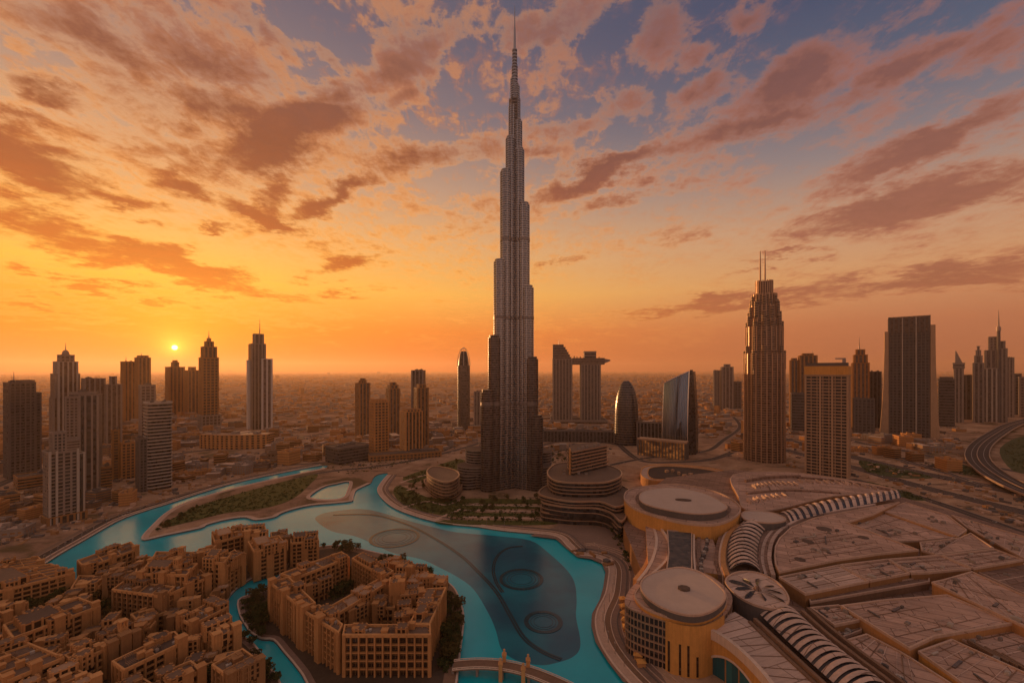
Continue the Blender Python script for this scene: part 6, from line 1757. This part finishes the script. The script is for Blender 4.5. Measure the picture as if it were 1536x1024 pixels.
def trees():
    protos = [tree_proto(i) for i in range(5)]; used = [False] * 5
    areas = [([(0, 935), (10, 915), (100, 893), (150, 890), (165, 900), (120, 905)], 30, 'dark leafy tree in the long garden of the old quarter', 'trees in the long garden'),
             ([(138, 915), (190, 905), (210, 925), (170, 940)], 16, 'dark leafy tree in the small court below the corner block', 'trees in the small court'),
             ([(265, 958), (300, 950), (305, 975), (275, 985)], 8, 'dark leafy tree behind the square slatted block', 'trees behind the slatted block'),
             ([(300, 1000), (330, 1003), (322, 1022), (300, 1022)], 7, 'dark leafy tree at the bottom edge near the gabled block', 'trees near the gabled block'),
             ([(662, 880), (690, 905), (688, 985), (668, 1010), (655, 1000), (668, 930)], 30, 'dark leafy tree between the island block and its eastern boardwalk', 'trees on the island boardwalk'),
             ([(363, 900), (395, 890), (420, 915), (392, 945), (366, 930)], 18, 'dark leafy tree on the island side of the canal bend', 'trees at the canal bend'),
             ([(362, 948), (392, 944), (400, 962), (372, 968), (358, 960)], 5, 'dark leafy tree overhanging the narrow canal neck', 'trees at the canal neck'),
             ([(375, 985), (392, 990), (418, 1022), (385, 1022)], 9, 'dark bushy tree on the lower canal bank', 'trees on the lower canal bank'),
             ([(475, 888), (530, 860), (552, 872), (500, 900)], 18, 'dark leafy tree in the northern island courtyard', 'trees in the northern courtyard'),
             ([(535, 920), (560, 890), (600, 895), (612, 928), (560, 934)], 20, 'dark leafy tree in the eastern island courtyard', 'trees in the eastern courtyard'),
             ([(478, 808), (545, 825), (540, 834), (478, 820)], 12, 'dark ragged tree on the lake shore at the end of the old quarter', 'trees on the old quarter shore'),
             ([(550, 836), (610, 843), (668, 876), (660, 882), (600, 852)], 14, 'dark leafy tree among the small island shore houses', 'trees among the shore houses'),
             ([(596, 735), (640, 705), (690, 690), (694, 702), (640, 735), (690, 752), (700, 768), (640, 766), (605, 755)], 38, 'leafy tree in the park between the lake and the banded drum building', 'trees in the lake park'),
             ([(688, 748), (815, 746), (818, 785), (690, 780)], 24, 'leafy tree on the garden terraces in front of the great tower', 'trees on the garden terraces'),
             ([(820, 672), (850, 668), (856, 690), (826, 696)], 8, 'leafy tree behind the ribbon building', 'trees behind the ribbon building'),
             ([(225, 802), (262, 775), (300, 757), (300, 766), (262, 785), (240, 800)], 12, 'low leafy tree at the tip of the green peninsula', 'trees on the peninsula tip'),
             ([(930, 800), (958, 820), (955, 860), (940, 850), (915, 800)], 10, 'leafy tree in the planter strip below the upper round hall', 'trees below the round hall')]
    for poly, n, lab, grp in areas:
        x0, x1 = min(p[0] for p in poly), max(p[0] for p in poly); y0, y1 = min(p[1] for p in poly), max(p[1] for p in poly); k = 0; tries = 0; got = []
        while k < n and tries < 900:
            tries += 1; px, py = rng.uniform(x0, x1), rng.uniform(y0, y1)
            if not inside((px, py), poly): continue
            if inside((px, py), LAKE_PX) or inside((px, py), CANAL_PX): continue
            w = at(px, py)
            if any(inside((w.x, w.y), f) for f in FOOT) or any((w.x - a) ** 2 + (w.y - b) ** 2 < 9 for a, b in got): continue
            got.append((w.x, w.y)); i = rng.choice((0, 1, 2, 3, 4)); s = rng.uniform(.75, 1.3) * (1.0 if w.y < 480 else .9)
            if used[i]: o = copy_tree(protos[i])
            else: o = protos[i]; used[i] = True
            o.location = w; o.rotation_euler = (0, 0, rng.uniform(0, 6.28)); o.scale = (s, s, s * rng.uniform(.85, 1.2)); tag(o, lab, 'tree', grp); k += 1


trees()


def lamps():
    """lamp posts along the far bank of the reflecting channel and the lake promenade"""
    pr = None; line = off_line(wbw, -1.8); pts = [(p, 'slender lamp post on the western canal bank', 'lamp posts on the canal bank') for p in line[14:66:2]]
    pts += [(p, 'slender lamp post on the eastern lake promenade', 'lamp posts on the lake promenade') for p in off_line(ebw, -6.2)[16:130:4]]
    for p, lab, grp in pts:
        if pr is None:
            o = empty('lamp_post', (0, 0, 0)); m = MB(); m.tube([(0, 0, 0), (0, 0, 8)], .22, .14, 6); m.build('post', M['antenna_metal'], o)
            m = MB(); m.box(0, .6, 7.9, 8.15, .5, 1.8); m.build('lamp_head', M['concrete_pale'], o); pr = o
        else: o = copy_tree(pr)
        o.location = (p[0], p[1], 0); tag(o, lab, 'lamp post', grp)


lamps()


def ground_cover():
    """low shrubs over the lawns, the park and the verges: too many to count"""
    mb = MB(); polys = [([(243, 791), (262, 776), (300, 758), (370, 737), (430, 721), (476, 711), (462, 729), (440, 747), (405, 760), (340, 769), (290, 781)], 520), ([(590, 738), (600, 728), (640, 745), (690, 752), (715, 764), (690, 775), (640, 768), (605, 757)], 260),
                        ([(605, 716), (650, 700), (690, 688), (700, 700), (650, 712), (622, 724)], 160), ([(684, 748), (815, 748), (820, 787), (668, 780)], 340), ([(1288, 690), (1400, 716), (1300, 708)], 160), ([(1290, 722), (1340, 731), (1400, 750), (1340, 746)], 120),
                        ([(1360, 690), (1450, 700), (1490, 715), (1440, 712)], 140), ([(1500, 672), (1536, 655), (1560, 700), (1520, 706)], 160), ([(915, 795), (940, 800), (955, 850), (945, 856)], 60), ([(0, 935), (10, 915), (100, 893), (150, 890), (165, 900), (120, 905)], 200),
                        ([(362, 900), (395, 890), (418, 910), (392, 945), (366, 930)], 90), ([(672, 884), (690, 905), (686, 985), (670, 1010), (660, 1000), (672, 930)], 140), ([(470, 884), (532, 858), (552, 870), (500, 902)], 90), ([(533, 920), (560, 890), (605, 893), (614, 930), (558, 936)], 110),
                        ([(815, 680), (850, 668), (858, 690), (822, 700)], 90), ([(480, 700), (560, 690), (640, 684), (600, 700), (520, 712)], 110)]
    for poly, n in polys:
        x0, x1 = min(p[0] for p in poly), max(p[0] for p in poly); y0, y1 = min(p[1] for p in poly), max(p[1] for p in poly); k = 0; tries = 0
        while k < n and tries < n * 20:
            tries += 1; px, py = rng.uniform(x0, x1), rng.uniform(y0, y1)
            if not inside((px, py), poly) or inside((px, py), LAKE_PX): continue
            w = at(px, py)
            if any(inside((w.x, w.y), f) for f in FOOT): continue
            k += 1; r = rng.uniform(.7, 2.2)
            for _ in range(14):
                p = Vector((w.x + rng.gauss(0, r * .6), w.y + rng.gauss(0, r * .6), .5 + abs(rng.gauss(0, r * .4)))); s = rng.uniform(.4, .9)
                u = Vector((rng.gauss(0, 1), rng.gauss(0, 1), rng.gauss(0, 1))).normalized(); t = u.orthogonal().normalized(); b = u.cross(t)
                mb.face([tuple(p + t * s), tuple(p + b * s), tuple(p - t * s), tuple(p - b * s)])
    tag(mb.build('shrubbery', M['leaf']), kind='stuff')


ground_cover()


def cars():
    """small traffic on the motorways and the roads round the great tower"""
    protos = []
    for i, mt in enumerate(('concrete_pale', 'concrete_dark', 'white_panel', 'steel_dark')):
        o = empty('car', (0, 0, 0)); m = MB(); m.loops([[(x, y, z) for x, y in rect(4.6 * k, 1.9 * k2)] for z, k, k2 in ((.35, .97, .95), (.6, 1, 1), (.95, .98, .97))], [0, 0], 0, 0); m.build('body', M[mt], o)
        m = MB(); m.loops([[(x - .2, y, z) for x, y in rect(w, d)] for z, w, d in ((.96, 2.7, 1.7), (1.5, 1.7, 1.45))], [0], 0, 0); m.build('cabin', M['window_glass'], o)
        m = MB()
        for sx in (-1.45, 1.45):
            for sy in (-.9, .9): m.prism(rect(.62, .22, sx, sy), .0, .62)
        m.build('wheels', M['asphalt'], o); protos.append(o)
    used = [0] * 4; n = 0
    routes = [(1, 38, 26, 'car driving on the wide motorway beside the shopping centre', 'cars on the motorway'), (2, 30, 20, 'car driving on the nearer motorway carriageway beside the shopping centre', 'cars on the near carriageway'),
              (3, 18, 10, 'car on the slip road behind the mall roofs', 'cars on the slip road'), (4, 12, 12, 'car on the road in front of the mirrored tower', 'cars by the mirrored tower'), (6, 18, 12, 'car on the long road through the low western district', 'cars in the western district'), (8, 9, 14, 'car on the western canal bank road', 'cars on the canal bank road')]
    for ri, w, m_, lab, grp in routes:
        line = ROADS_W[ri]
        for k in range(m_):
            if ri == 8: L = off_line(wbw, -9.4 if k % 2 else -14.5)
            else: L = off_line(line, w * rng.choice((-.36, -.2, .2, .36)))
            i = int(rng.uniform(.12, .9) * (len(L) - 2)); a, b = Vector(L[i]), Vector(L[i + 1]); p = a.lerp(b, rng.random()); j = rng.randrange(4)
            if used[j]: o = copy_tree(protos[j])
            else: o = protos[j]; used[j] = 1
            o.location = (p.x, p.y, .14 if ri != 8 else .07); o.rotation_euler = (0, 0, math.atan2((b - a).y, (b - a).x)); tag(o, lab, 'car', grp)


cars()
def build_haze():
    x0, x1, y0, y1, z0, z1 = -31000.0, 31000.0, -3000.0, 34000.0, -8.0, 830.0
    vs_ = [(x, y, z) for z in (z0, z1) for y in (y0, y1) for x in (x0, x1)]
    fs = [(0, 2, 3, 1), (4, 5, 7, 6), (0, 1, 5, 4), (2, 6, 7, 3), (0, 4, 6, 2), (1, 3, 7, 5)]
    me = bpy.data.meshes.new('haze'); me.from_pydata(vs_, [], fs)
    o = bpy.data.objects.new('haze', me); scene.collection.objects.link(o)
    o['kind'] = 'stuff'
    m = bpy.data.materials.new('haze_air'); m.use_nodes = True
    nt = m.node_tree; nt.nodes.clear()
    v = nt.nodes.new('ShaderNodeVolumePrincipled')
    v.inputs['Color'].default_value = (0.94, 0.64, 0.41, 1)
    v.inputs['Density'].default_value = 0.000036
    v.inputs['Anisotropy'].default_value = 0.45
    out = nt.nodes.new('ShaderNodeOutputMaterial')
    nt.links.new(v.outputs[0], out.inputs['Volume'])
    me.materials.append(m)


build_haze()
